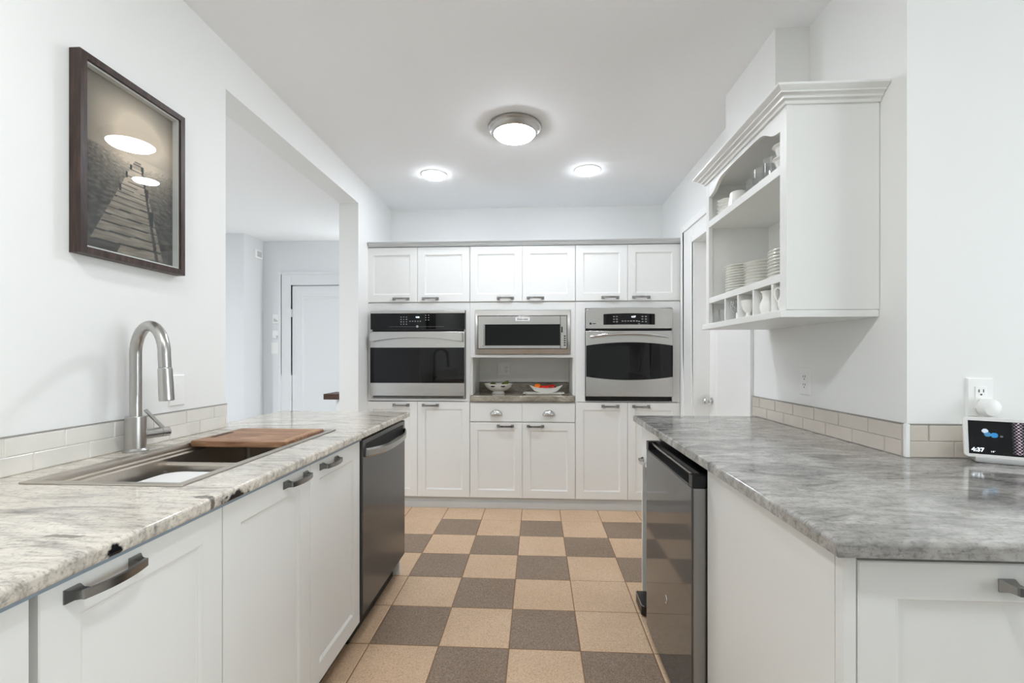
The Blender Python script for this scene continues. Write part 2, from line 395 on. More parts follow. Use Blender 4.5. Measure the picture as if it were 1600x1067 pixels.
# door in the hall
Fd = FR((-2.485, 4.49, .005), '-y')
d2 = struct(MB().rects(Fd, .76, 1.93, [(.002, -.018), (.002, 0), (.105, 0), (.109, -.004), (.120, -.009), (.125, -.009)]).build('door_2', 'hall_paint'))
MB().box(-2.490, -2.478, 4.478, 4.492, 1.62, 1.70).build('door_hinge', 'grey_plastic', d2)
MB().lathe([(0, 0), (.027, 0), (.027, .005), (.010, .008), (.010, .03), (.025, .04), (.025, .055), (0, .062)], (-1.79, 4.49, .95), 16, '-y').build('door_knob', 'chrome', d2)
struct(MB().box(-2.61, -2.49, 4.475, 4.51, 0, 2.06, .003).box(-1.72, -1.60, 4.475, 4.51, 0, 2.06, .003).box(-2.49, -1.72, 4.475, 4.51, 1.945, 2.06, .003)
       .box(-2.62, -2.59, 4.465, 4.51, 0, 2.075, .003).box(-2.59, -1.6, 4.465, 4.51, 2.05, 2.075, .003).build('trim_2', 'hall_paint'))

# ------------------------------------------------------------------ back wall cabinets (fronts at Y = 3.62)
YF = 3.62; YC = 3.641
def upper(x0, x1, label):
    t = thing('wall_cabinet', ((x0+x1)/2, YC, 1.655), label, 'cabinet', 'upper cabinets along the back wall')
    MB().box(x0, x1, YC, YB-.01, 1.655, 2.105, .001).build('body', 'cabinet_paint', t)
    h = (x1-x0)/2
    shaker_door(t, (x0, YF, 1.659), '-y', h, .443, (h-.135, .027))
    shaker_door(t, (x0+h, YF, 1.659), '-y', h, .443, (.105, .027))
upper(-1.388, -.539, 'white two door wall cabinet above the oven with black control glass')
upper(-.537, .303, 'white two door wall cabinet above the microwave')
upper(.305, 1.120, 'white two door wall cabinet above the steel-topped right oven')
cr = MB()
prof = [(0, 2.107), (.012, 2.107), (.014, 2.114), (.022, 2.118), (.024, 2.126), (.034, 2.132), (.038, 2.138), (.038, 2.142), (0, 2.142)]
cr.loft([[Vector((-1.366, YC-.012-o, z)) for o, z in prof], [Vector((1.135, YC-.012-o, z)) for o, z in prof]])
cr.box(XL+.004, 1.135, YC-.012, YB-.01, 2.107, 2.142)
tag(cr.build('crown_moulding', 'toe_grey'), 'long grey-white crown moulding along the top of the back cabinets', 'moulding')
tag(MB().box(XL+.004, 1.135, 3.645, 3.665, 0, .088).box(XL+.004, 1.12, 3.632, 3.6445, 0, .05, .003).build('toe_kick', 'toe_grey'), 'pale grey plinth board at the foot of the back cabinets', 'plinth')

def tower(x0, x1, ox0, ox1, oz0, oz1, label):
    t = thing('oven_cabinet', ((x0+x1)/2, YC, .088), label, 'cabinet', 'tall cabinets around the wall ovens')
    b = MB()
    b.box(x0, x0+.018, YC, YB-.01, .088, 1.653).box(x1-.018, x1, YC, YB-.01, .088, 1.653).box(x0+.018, x1-.018, YC, YB-.01, .088, .106)
    b.box(x0+.018, x1-.018, YC, YB-.01, .835, .855).box(x0+.018, x1-.018, YC, YB-.01, 1.633, 1.653).box(x0+.018, x1-.018, YB-.02, YB-.01, .106, 1.633)
    b.build('body', 'cabinet_paint', t)
    s = MB()
    Fz = .862
    s.box(x0, ox0-.003, 3.628, YC, Fz, 1.653, .0012).box(ox1+.003, x1, 3.628, YC, Fz, 1.653, .0012)
    s.box(ox0-.003, ox1+.003, 3.628, YC, oz1+.003, 1.653).box(ox0-.003, ox1+.003, 3.628, YC, Fz, oz0-.003)
    s.build('face_frame', 'cabinet_paint', t)
    h = (x1-x0)/2
    shaker_door(t, (x0, YF, .090), '-y', h, .768, (h-.135, .738))
    shaker_door(t, (x0+h, YF, .090), '-y', h, .768, (.105, .738))
tower(-1.388, -.539, -1.343, -.574, .882, 1.589, 'tall white cabinet holding the oven with black control glass')
tower(.305, 1.120, .384, 1.055, .870, 1.600, 'tall white cabinet holding the steel-topped oven beside the right wall')
# middle: drawer base, counter, niche with microwave
t = thing('drawer_base_cabinet', (-.117, YC, .088), 'white base cabinet with two cup pull drawers below the fruit niche', 'cabinet')
MB().box(-.537, .303, YC, YB-.01, .088, .857, .001).build('body', 'cabinet_paint', t)
for k in (0, 1):
    x0 = -.537+k*.42
    F = FR((x0, YF, .699), '-y')
    o = MB().rects(F, .42, .150, [(.0012, -.02), (.0012, -.002), (.0032, 0), (.01, 0)]).build('drawer', 'cabinet_paint', t)
    cpm = MB(); rr = []
    for j in range(9):
        a = j/8*PI/2; d = .026*math.sin(a); v = .018*math.cos(a)
        rr.append([F(.21+.046*math.cos(PI*i/14)*(1-.28*(j/8)**2), .058+.0*j+(.036*math.sin(PI*i/14))*(math.cos(a)*.9+.1), d) for i in range(15)])
    cpm.loft(rr, False, False, False)
    rim = [F(.21+.047*math.cos(PI*i/14), .057+.037*math.sin(PI*i/14), .002) for i in range(15)]
    cpm.tube(rim, .003, 8)
    cpm.tube([F(.21-.034, .0605, .026), F(.21, .062, .027), F(.21+.034, .0605, .026)], .0035, 8)
    cpm.build('cup_pull', 'chrome', o)
    shaker_door(t, (x0, YF, .090), '-y', .42, .603, (.42-.135 if k == 0 else .105, .575))
c = MB().box(-.530, .296, 3.606, 4.075, .861, .907, .006, 3).box(-.530, .296, 4.077, 4.097, .861, .985, .002)
tag(c.build('niche_countertop', 'granite_dark'), 'small brown granite counter in the niche under the microwave', 'countertop')
t = thing('microwave_cabinet', (-.117, YC, .907), 'white niche cabinet holding the microwave above the fruit bowl', 'cabinet')
b = MB().box(-.537, -.532, YC, YB-.01, .862, 1.653).box(.298, .303, YC, YB-.01, .862, 1.653)
b.box(-.532, -.519, YC+.02, 4.1, .909, 1.213).box(.285, .298, YC+.02, 4.1, .909, 1.213)
b.box(-.532, .298, 4.1, 4.12, .990, 1.653).box(-.532, .298, YC, 4.1, 1.213, 1.232).box(-.532, .298, YC, 4.1, 1.633, 1.653)
b.build('body', 'cabinet_paint', t)
s = MB().box(-.537, -.495, 3.628, YC, 1.236, 1.653).box(.266, .303, 3.628, YC, 1.236, 1.653).box(-.495, .266, 3.628, YC, 1.592, 1.653).box(-.537, .303, 3.628, YC, 1.213, 1.237)
s.box(-.537, -.528, 3.628, YC, .909, 1.213).box(.294, .303, 3.628, YC, .909, 1.213)
s.build('face_frame', 'cabinet_paint', t)
def wall_plate(name, origin, face, w, h, label, cat, gangs, mt='white_plastic', group=None, root_off=None):
    F = FR(origin, face); t = thing(name, F(0, 0, 0), label, cat, group)
    MB().rects(lambda u, v, d: F(u-w/2, v-h/2, d), w, h, [(0, 0), (0, .003), (.003, .006), (.006, .006)]).build('plate', mt, t)
    n = len(gangs)
    for k, g in enumerate(gangs):
        cu = (k-(n-1)/2)*.046
        s = MB().rects(lambda u, v, d: F(cu+u-.0165, v-.033, d), .033, .066, [(0, .005), (0, .0075), (.001, .008), (.003, .008)]).build('rocker' if g == 'switch' else 'socket', mt, t)
        if g == 'outlet':
            q = MB()
            for dv in (-.017, .017):
                for du in (-.0065, .0065): 
                    a, b_ = F(cu+du-.0012, dv-.001, .0079), F(cu+du+.0012, dv+.008, .0086)
                    q.box(min(a.x, b_.x), max(a.x, b_.x), min(a.y, b_.y), max(a.y, b_.y), a.z, b_.z)
                a, b_ = F(cu-.0025, dv-.010, .0079), F(cu+.0025, dv-.0055, .0086)
                q.box(min(a.x, b_.x), max(a.x, b_.x), min(a.y, b_.y), max(a.y, b_.y), a.z, b_.z)
            q.build('slot', 'slot_dark', s, smooth=0)
        else:
            q = MB().rects(lambda u, v, d: F(cu+u-.010, v-.022, d), .020, .044, [(0, .0078), (0, .0100), (.002, .0106), (.004, .0106)]).build('toggle', mt, s)
    return t
wall_plate('wall_outlet', (-.30, 4.1, 1.105), '-y', .118, .118, 'white double outlet plate on the back of the fruit niche', 'outlet', ['switch', 'outlet'])

# ------------------------------------------------------------------ appliances on the back wall
def arcpoly(x0, x1, z0, z1, bow0=0.0, bow1=0.0, n=16):
    p = []
    for k in range(n+1):
        t = k/n; p.append((x0+(x1-x0)*t, z0+bow0*(1-(2*t-1)**2)))
    for k in range(n+1):
        t = 1-k/n; p.append((x0+(x1-x0)*t, z1+bow1*(1-(2*t-1)**2)))
    return p
F0 = FR((0, 3.627, 0), '-y')     # outwards from just before the face frames
t = thing('wall_oven', (-.958, 3.64, .882), 'built-in steel wall oven with black control glass and arched band handle', 'oven')
MB().box(-1.325, -.592, 3.645, 4.15, .890, 1.580).build('body', 'black_gap', t)
MB().prism([(-1.343, .882), (-.574, .882), (-.574, 1.589), (-1.343, 1.589)], F0, -.016, .002).build('surround', 'brushed_steel', t, smooth=0)
MB().prism([(-1.343, 1.566), (-.574, 1.566), (-.574, 1.589), (-1.343, 1.589)], F0, .002, .030, .003).build('top_trim', 'brushed_steel', t)
cp = MB().prism([(-1.341, 1.438), (-.576, 1.438), (-.576, 1.566), (-1.341, 1.566)], F0, .002, .030, .002).build('control_panel', 'black_glass', t)
Fp = FR((0, 3.597, 0), '-y')
text_mesh('clock_digits', '4:36', .018, lambda u, v, d: Fp(-.956+u, 1.535+v, d), 'lit_digits', cp, bold=.0004)
for (cx, cz, nx, nz, dx, dz) in ((-1.068, 1.512, 3, 4, .022, -.019), (-.975, 1.507, 5, 1, .021, 0), (-.878, 1.545, 2, 4, .022, -.019)):
    k = MB()
    for i in range(nx):
        for j in range(nz):
            x = cx+(i-(nx-1)/2)*dx; z = cz+(j*dz+.019*(nz-1)/2 if nz > 1 else 0)-.004
            k.box(x-.0045, x+.0045, 3.5962, 3.597, z-.003, z+.003)
    k.build('keypad_print', 'key_print', cp, smooth=0)
MB().box(-1.19, -.74, 3.5963, 3.597, 1.4595, 1.4605).build('printed_line', 'key_print', cp, smooth=0)
MB().lathe([(0, 0), (.010, 0), (.010, .0007), (0, .0007)], (-.958, 3.597, 1.461), 16, '-y').build('maker_mark', 'key_print', cp, smooth=0)
MB().prism([(-1.33, 1.420), (-.585, 1.420), (-.585, 1.437), (-1.33, 1.437)], F0, .002, .012).build('vent_slot', 'black_gap', t, smooth=0)
dr = MB().prism([(-1.341, .905), (-.576, .905), (-.576, 1.420), (-1.341, 1.420)], F0, .004, .036, .004).build('oven_door', 'brushed_steel', t)
MB().prism([(-1.340, 1.008), (-.577, 1.008), (-.577, 1.292), (-1.340, 1.292)], F0, .034, .0385, .001).build('door_window', 'black_glass', dr)
MB().prism(arcpoly(-1.331, -.589, 1.338, 1.408, .034, 0), F0, .066, .084, .004).prism([(-1.331, 1.350), (-1.305, 1.355), (-1.305, 1.405), (-1.331, 1.405)], F0, .034, .07).prism([(-.615, 1.355), (-.589, 1.350), (-.589, 1.405), (-.615, 1.405)], F0, .034, .07).build('handle', 'brushed_steel', dr)
MB().prism([(-1.325, .886), (-.592, .886), (-.592, .903), (-1.325, .903)], F0, .002, .016).build('base_vent', 'dark_steel', t, smooth=0)

t = thing('wall_oven', (.72, 3.64, .870), 'built-in steel wall oven with bow-sided dark window and slim arched handle', 'oven')
MB().box(.402, 1.037, 3.645, 4.15, .880, 1.590).build('body', 'black_gap', t)
MB().prism([(.388, .872), (1.051, .872), (1.051, 1.597), (.388, 1.597)], F0, -.016, .002).build('surround', 'black_gap', t, smooth=0)
cp = MB().prism(arcpoly(.384, 1.055, 1.440, 1.592, 0, .012), F0, .002, .034, .004).build('control_panel', 'brushed_steel', t)
dp = MB().prism(arcpoly(.520, .917, 1.468, 1.552, .002, .006), F0, .032, .0355, .001).build('display_panel', 'black_glass', cp)
Fp = FR((0, 3.5915, 0), '-y')
text_mesh('clock_digits', '4:37', .020, lambda u, v, d: Fp(.752+u, 1.530+v, d), 'lit_digits', cp, bold=.0004)
for (cx, cz, nx, nz, dx, dz) in ((.612, 1.512, 2, 3, .022, .020), (.834, 1.512, 2, 3, .026, .020), (.722, 1.497, 6, 1, .022, 0), (.795, 1.485, 1, 2, .02, .018)):
    k = MB()
    for i in range(nx):
        for j in range(nz):
            x = cx+(i-(nx-1)/2)*dx; z = cz+(j-(nz-1)/2)*dz
            k.box(x-.0065, x+.0065, 3.5905, 3.5918, z-.0035, z+.0035)
    k.build('keypad_print', 'key_print', cp, smooth=0)
MB().lathe([(0, 0), (.009, 0), (.009, .001), (0, .001)], (.420, 3.5932, 1.478), 16, '-y').build('maker_mark', 'slot_dark', cp, smooth=0)
MB().box(.436, .462, 3.5922, 3.5932, 1.475, 1.481).build('model_print', 'slot_dark', cp, smooth=0)
MB().prism([(.396, 1.422), (1.043, 1.422), (1.043, 1.438), (.396, 1.438)], F0, .002, .010).build('vent_slot', 'black_gap', t, smooth=0)
dr = MB().prism([(.384, .907), (1.055, .907), (1.055, 1.421), (.384, 1.421)], F0, .004, .036, .004).build('oven_door', 'brushed_steel', t)
MB().prism(arcpoly(.3855, 1.0535, 1.062, 1.306, -.026, .026), F0, .034, .0385, .001).build('door_window', 'black_glass', dr)
hp = []
for i in range(25):
    u = i/24*2-1; hp.append(F0(.72+u*.300, 1.374+.024*(1-u*u), .034+.045*(1-abs(u)**6)))
MB().tube(hp, .0105, 12).build('handle', 'chrome', dr)
MB().prism([(.398, .874), (1.041, .874), (1.041, .904), (.398, .904)], F0, .002, .014).build('base_vent', 'black_gap', t, smooth=0)

t = thing('microwave_oven', (-.115, 3.64, 1.240), 'built-in steel microwave with wide trim frame above the fruit niche', 'microwave')
MB().box(-.465, .232, 3.645, 4.06, 1.255, 1.575).build('body', 'black_gap', t)
fr = MB()
o_ = [(-.492, 1.240), (.263, 1.240), (.263, 1.589), (-.492, 1.589)]; i_ = [(-.473, 1.279), (.240, 1.279), (.240, 1.546), (-.473, 1.546)]
fr.loft([[F0(u, v, -.004) for u, v in i_], [F0(u, v, -.004) for u, v in o_], [F0(u, v, .016) for u, v in o_], [F0(u, v, .024) for u, v in i_], [F0(u, v, .002) for u, v in i_]], False, False)
fr.build('trim_frame', 'brushed_steel', t)
MB().prism([(-.473, 1.279), (.240, 1.279), (.240, 1.546), (-.473, 1.546)], F0, -.012, -.005).build('gap_backing', 'black_gap', t, smooth=0)
dr = MB().prism([(-.468, 1.284), (.184, 1.284), (.184, 1.541), (-.468, 1.541)], F0, -.004, .022, .002).build('microwave_door', 'brushed_steel', t)
MB().prism([(-.414, 1.307), (.182, 1.307), (.182, 1.476), (-.414, 1.476)], F0, .021, .0235).build('door_window', 'black_glass', dr, smooth=0)
MB().prism([(-.437, 1.305), (-.421, 1.305), (-.421, 1.478), (-.437, 1.478)], F0, .036, .048, .003).prism([(-.436, 1.31), (-.422, 1.31), (-.422, 1.33), (-.436, 1.33)], F0, .02, .04).prism([(-.436, 1.453), (-.422, 1.453), (-.422, 1.473), (-.436, 1.473)], F0, .02, .04).build('handle', 'chrome', dr)
bd = MB().prism([(-.171, 1.502), (-.058, 1.502), (-.058, 1.531), (-.171, 1.531)], F0, .021, .0245, .001).build('badge', 'white_plastic', dr)
Fb = FR((0, 3.6023, 0), '-y')
text_mesh('badge_lettering', 'KitchenAid', .019, lambda u, v, d: Fb(-.1145+u, 1.516+v, d), 'badge_ink', bd, bold=.0005)
cs = MB().prism([(.187, 1.284), (.235, 1.284), (.235, 1.541), (.187, 1.541)], F0, -.004, .022, .002).build('control_strip', 'brushed_steel', t)
MB().prism([(.191, 1.41), (.203, 1.41), (.203, 1.455), (.191, 1.455)], F0, .021, .0228).build('start_button', 'slot_dark', cs, smooth=0)
k = MB()
for i in range(5): k.prism([(.212, 1.305+i*.018), (.226, 1.305+i*.018), (.226, 1.315+i*.018), (.212, 1.315+i*.018)], F0, .021, .0228)
k.build('keypad_print', 'slot_dark', cs, smooth=0)

# ------------------------------------------------------------------ fruit in the niche
t = thing('fruit_bowl', (-.325, 3.82, .907), 'white footed bowl with cut-out rim openings at left of the niche', 'bowl')
MB().lathe([(0, .004), (.052, 0), (.056, .002), (.050, .010), (.045, .022), (.075, .032), (.108, .058), (.122, .085), (.118, .086), (.103, .060), (.07, .038), (0, .032)], (-.325, 3.82, .907), 40).build('bowl_body', 'porcelain', t)
for a in (-1.15, -1.9, .3, 1.5, 2.6):
    cxx, cyy = -.325+.1125*math.cos(a), 3.82+.1125*math.sin(a)
    rr = []
    for q in range(12):
        b_ = 2*PI*q/12; tx = .020*math.cos(b_); tz = .006*math.sin(b_)
        rr.append(Vector((cxx-math.sin(a)*tx, cyy+math.cos(a)*tx, .907+.069+tz)))
    ou = [p+Vector((math.cos(a), math.sin(a), -.4))*.004 for p in rr]
    ho = MB(); ho.loft([rr, ou]); ho.build('rim_opening', 'slot_dark', t)
def pear(name, c, r, material, label, cat, tilt):
    t = thing(name, c, label, cat)
    o = MB().lathe([(0, -r), (r*.6, -r*.86), (r*.97, -r*.3), (r*.95, r*.15), (r*.62, r*.75), (r*.42, r*1.2), (r*.2, r*1.45), (0, r*1.5)], (0, 0, 0), 20).build('flesh', material, t, local=True)
    MB().tube([(0, 0, r*1.45), (.002, 0, r*1.75)], .002, 6).build('stem', 'stem_green', t, local=True)
    t.rotation_euler = tilt
pear('pear', (-.268, 3.80, .982), .030, 'green_fruit', 'green pear lying in the white footed bowl', 'pear', (.3, .7, 0))
pear('pear', (-.375, 3.86, .976), .028, 'green_fruit', 'green pear low behind the rim of the footed bowl', 'pear', (1.2, -.5, 0))
# tray and boat dish with peppers
MB_ = MB(); Ft = FR((.055, 3.80, .907), '+z')
MB_.loft([[Ft(x*sx, y*sx, z) for x, y in ((-.17, -.075), (.17, -.075), (.17, .075), (-.17, .075))] for sx, z in ((.80, .0), (.82, 0), (1.0, .012), (.99, .015), (.8, .005))])
tag(MB_.build('serving_tray', 'porcelain'), 'flat white tray under the boat-shaped dish of peppers', 'tray')
b = MB(); rr = []
for sc, z in ((.30, .013), (.42, .012), (.72, .028), (1.0, .052), (.97, .053), (.66, .032), (.3, .02)):
    rr.append([Ft(.02+.140*sc*math.cos(2*PI*k/32)*(1.0), .065*sc*math.sin(2*PI*k/32), z+(.022*(abs(math.cos(2*PI*k/32))**3) if sc > .9 else 0)) for k in range(32)])
b.loft(rr); tag(b.build('boat_dish', 'porcelain'), 'white boat-shaped dish holding peppers at right of the niche', 'dish')
def pepper(c, r, L, material, rz, label):
    t = thing('bell_pepper', c, label, 'pepper', None, rz)
    prof = [(0, -L/2+.004), (r*.55, -L/2), (r*.95, -L*.3), (r, 0), (r*.95, L*.28), (r*.6, L*.46), (.008, L*.42), (0, L*.42)]
    MB().lathe(prof, (0, 0, 0), 28, 'x', lambda a, z: .07*math.cos(4*a)).build('flesh', material, t, local=True)
    MB().tube([(L*.40, 0, 0), (L*.55, 0, .004), (L*.62, 0, .012)], [.006, .0035, .003], 8).build('stem', 'stem_green', t, local=True)
pepper((.005, 3.80, .965), .027, .06, 'orange_pepper', 2.6, 'small orange pepper at the left end of the boat dish')
pepper((.062, 3.775, .957), .021, .085, 'red_pepper', .1, 'long red pepper in front in the boat dish')
pepper((.120, 3.815, .962), .023, .075, 'red_pepper', -.4, 'red pepper at the right end of the boat dish')

# ------------------------------------------------------------------ left run
XF = -.745
def counter_prism(poly, z0, z1, bev):
    return MB().prism(poly, FR((0, 0, 0), '+z'), z0, z1, bev)
# slab with the sink cut-out: outer outline joined to the hole
sx0, sx1, sy0, sy1 = -1.262, -.843, 1.037, 1.868
def slab_with_hole(outer, hole, z0, z1, bev, bev_edges):
    m = MB(); bm = m.bm
    x0, x1, y0, y1 = outer; a0, a1, b0, b1 = hole
    xs, ys = [x0, a0, a1, x1], [y0, b0, b1, y1]
    top = {}
    for z in (z0, z1):
        for i, x in enumerate(xs):
            for j, y in enumerate(ys): top[(i, j, z)] = bm.verts.new((x, y, z))
    for i in range(3):
        for j in range(3):
            if (i, j) == (1, 1): continue
            bm.faces.new([top[(i, j, z1)], top[(i+1, j, z1)], top[(i+1, j+1, z1)], top[(i, j+1, z1)]])
            bm.faces.new([top[(i, j+1, z0)], top[(i+1, j+1, z0)], top[(i+1, j, z0)], top[(i, j, z0)]])
    loop = [(0, 0), (1, 0), (2, 0), (3, 0), (3, 1), (3, 2), (3, 3), (2, 3), (1, 3), (0, 3), (0, 2), (0, 1)]
    for p, q in zip(loop, loop[1:]+loop[:1]): bm.faces.new([top[(*p, z0)], top[(*q, z0)], top[(*q, z1)], top[(*p, z1)]])
    h = [(1, 1), (1, 2), (2, 2), (2, 1)]
    for p, q in zip(h, h[1:]+h[:1]): bm.faces.new([top[(*p, z0)], top[(*q, z0)], top[(*q, z1)], top[(*p, z1)]])
    bm.normal_update()
    es = [e for e in bm.edges if all(abs(v.co.x-x1) < 1e-6 for v in e.verts) or all(abs(v.co.y-y1) < 1e-6 for v in e.verts)]
    es = [e for e in es if all(v.co.z > z1-1e-6 for v in e.verts) or all(v.co.z < z0+1e-6 for v in e.verts)]
    bmesh.ops.bevel(bm, geom=es, offset=bev, segments=4, affect='EDGES', profile=.5)
    return m
ct = slab_with_hole((XL+.001, -.714, -1.2, 2.523), (sx0+.012, sx1-.012, sy0+.012, sy1-.012), .880, .910, .009, None)
ct.box(-1.45, XL+.001, 1.935, 2.523, .880, .910)
lc = ct.build('countertop', 'granite_warm', local=True)
tag(lc, 'warm grey granite countertop with the steel sink in it', 'countertop')
# blue-grey strip under the slab
MB().box(-1.33, -.735, -1.2, 1.03, .868, .880).box(-.82, -.735, 1.03, 1.87, .868, .880).build('sub_deck', 'sub_deck', lc, smooth=0)
def left_cab(name, y0, y1, label, doors, front_open=True):
    t = thing(name, (-1.05, (y0+y1)/2, .0), label, 'cabinet', 'base cabinets under the left countertop')
    b = MB().box(-1.36, XF-.021, y0, y0+.018, .1, .868).box(-1.36, XF-.021, y1-.018, y1, .1, .868).box(-1.36, XF-.021, y0+.018, y1-.018, .1, .118).box(-1.36, -1.348, y0+.018, y1-.018, .118, .868).box(XF-.04, XF-.021, y0+.018, y1-.018, .82, .868)
    b.build('body', 'cabinet_paint', t)
    MB().box(-.83, -.81, y0, y1, 0, .1).build('toe_board', 'black_plastic', t, smooth=0)
    for (a, b_, hu) in doors:
        shaker_door(t, (XF, a, .100), '+x', b_-a, .766, (hu-a, .740), .062, .020, HL=.115)
    return t
left_cab('base_cabinet', .20, .630, 'white base cabinet nearest the camera under the left countertop', [(.20, .630, .27)])
left_cab('base_cabinet', .640, 1.040, 'white single door base cabinet left of the sink doors', [(.640, 1.040, .745)])
left_cab('base_cabinet', 1.042, 1.876, 'white two door sink base cabinet beside the dishwasher', [(1.042, 1.456, 1.366), (1.458, 1.876, 1.590)])
t = thing('dishwasher', (-1.05, 2.185, 0), 'dark stainless dishwasher at the far end of the left countertop', 'dishwasher')
MB().box(-1.35, -.775, 1.886, 2.484, .10, .862).build('body', 'black_gap', t)
dd = MB().box(-.774, -.735, 1.884, 2.494, .125, .866, .003).build('door_panel', 'dark_steel', t)
MB().box(-.85, -.80, 1.886, 2.484, 0, .12).build('toe_board', 'black_plastic', t, smooth=0)
Fh = FR((-.735, 1.884, 0), '+x')
hp, n = [], 24
MB().prism(arcpoly(.035, .575, .800, .846, -.006, 0), Fh, -.001, .0012).build('grip_recess', 'slot_dark', dd, smooth=0)
hb = MB(); rr = []
for i in range(n+1):
    u = i/n*2-1; x = .305+u*.285; d = .006+.042*(1-abs(u)**3); zc = .808-.010*(1-u*u); hv = .020
    rr.append([Fh(x, zc-hv, d-.004), Fh(x, zc-hv*.6, d+.005), Fh(x, zc+hv*.6, d+.006), Fh(x, zc+hv, d), Fh(x, zc+hv*.6, d-.006), Fh(x, zc-hv*.6, d-.007)])
hb.loft(rr); hb.build('handle', 'nickel', dd)
tag(MB().box(-1.35, -.775, 2.497, 2.515, .0, .868).box(-.80, -.765, 2.495, 2.517, 0, .11, .006).build('cabinet_gable', 'cabinet_paint'), 'white cabinet gable standing beyond the dishwasher', 'cabinet side')

# sink
t = thing('kitchen_sink', ((sx0+sx1)/2, (sy0+sy1)/2, .69), 'stainless workstation sink set into the granite left countertop', 'sink')
m = MB(); bm = m.bm
def rr_(x0, x1, y0, y1, z, r=.0, n=5):
    if r <= 0: return [Vector(p) for p in ((x0, y0, z), (x1, y0, z), (x1, y1, z), (x0, y1, z))]
    o = []
    for cx, cy, a0 in ((x0+r, y0+r, PI), (x1-r, y0+r, 1.5*PI), (x1-r, y1-r, 0), (x0+r, y1-r, .5*PI)):
        for k in range(n): a = a0+k/(n-1)*PI/2; o.append(Vector((cx+r*math.cos(a), cy+r*math.sin(a), z)))
    return o
rg = []
for (i, z, r) in ((.012, .905, .004), (0, .911, .004), (.001, .9135, .004), (.026, .9125, .004), (.029, .905, .005), (.029, .896, .005)):
    rg.append(rr_(sx0+i, sx1-i, sy0+i, sy1-i, z, r))
m.loft(rg, False, False); m.build('rim', 'sink_steel', t)
lx0, lx1, ly0, ly1 = sx0+.029, sx1-.029, sy0+.029, sy1-.029
lg = MB()
for (i, z) in ((0, .897),):
    lg.loft([rr_(lx0, lx1, ly0, ly1, .897, .005), rr_(lx0+.014, lx1-.010, ly0+.004, ly1-.004, .895, .005), rr_(lx0+.015, lx1-.0105, ly0+.0045, ly1-.0045, .889, .005), rr_(lx0+.026, lx1-.012, ly0+.006, ly1-.006, .886, .006), rr_(lx0+.026, lx1-.012, ly0+.006, ly1-.006, .850, .006)], False, False)
lg.build('ledge', 'sink_steel', t)
bx0, bx1, by0, by1, dv = lx0+.026, lx1-.012, ly0+.006, ly1-.006, 1.425
for (y0, y1) in ((by0, dv-.012), (dv+.012, by1)):
    b = MB(); b.loft([rr_(bx0, bx1, y0, y1, .850, .012), rr_(bx0+.002, bx1-.002, y0+.002, y1-.002, .72, .014), rr_(bx0+.008, bx1-.008, y0+.008, y1-.008, .702, .02), rr_(bx0+.03, bx1-.03, y0+.03, y1-.03, .695, .02)], False, True)
    bo = b.build('bowl', 'sink_steel', t)
    MB().lathe([(.045, 0), (.043, .003), (.030, .003), (.028, .0005), (0, .0005)], ((bx0+bx1)/2, (y0+y1)/2, .695), 24).build('drain', 'chrome', bo)
b = MB(); rr = []
for k in range(9):
    a = PI*k/8; rr.append([Vector((bx0, dv-.012*math.cos(a), .863+.012*math.sin(a))), Vector((bx1, dv-.012*math.cos(a), .863+.012*math.sin(a)))])
rr.append([Vector((bx0, dv+.012, .72)), Vector((bx1, dv+.012, .72))]); rr.insert(0, [Vector((bx0, dv-.012, .72)), Vector((bx1, dv-.012, .72))])
b.loft([[r[0] for r in rr], [r[1] for r in rr]], True, True, False); b.build('divider', 'sink_steel', t)
# upturned tub in the near bowl
b = MB(); ux0, ux1, uy0, uy1 = -1.175, -.897, 1.12, 1.398
b.loft([rr_(ux0-.012, ux1+.008, uy0-.012, uy1+.008, .6965, .06, 8), rr_(ux0-.010, ux1+.007, uy0-.010, uy1+.007, .704, .06, 8), rr_(ux0-.006, ux1+.004, uy0-.006, uy1+.004, .704, .06, 8), rr_(ux0, ux1, uy0, uy1, .843, .06, 8), rr_(ux0+.004, ux1-.004, uy0+.004, uy1-.004, .852, .058, 8), rr_(ux0+.014, ux1-.014, uy0+.014, uy1-.014, .855, .05, 8)])
tag(b.build('plastic_tub', 'white_plastic'), 'white plastic tub upturned in the near bowl of the sink', 'tub')
# cutting board over the sink
t = thing('cutting_board', (-1.048, 1.697, .8975), 'walnut cutting board laid across the far end of the sink', 'cutting board')
MB().box(lx0+.001, lx1-.0105, 1.552, ly1-.001, .8975, .9205, .004, 3).build('board', 'walnut_board', t)
g = MB()
for (x0, x1, y0, y1) in ((-.905, -.897, 1.575, 1.825), (-1.20, -.905, 1.817, 1.825)): g.box(x0, x1, y0, y1, .9203, .9209)
g.build('juice_groove', 'board_groove', t, smooth=0)
b = MB(); b.loft([[Vector((-1.205+.0+.012*math.cos(a)*1.0, 1.68+(.045 if math.sin(a) > 0 else -.045)+.012*math.sin(a), z)) for a in [2*PI*k/20 for k in range(20)]] for z in (.9201, .9209)])
b.build('grip_slot', 'board_slot', t, smooth=0)
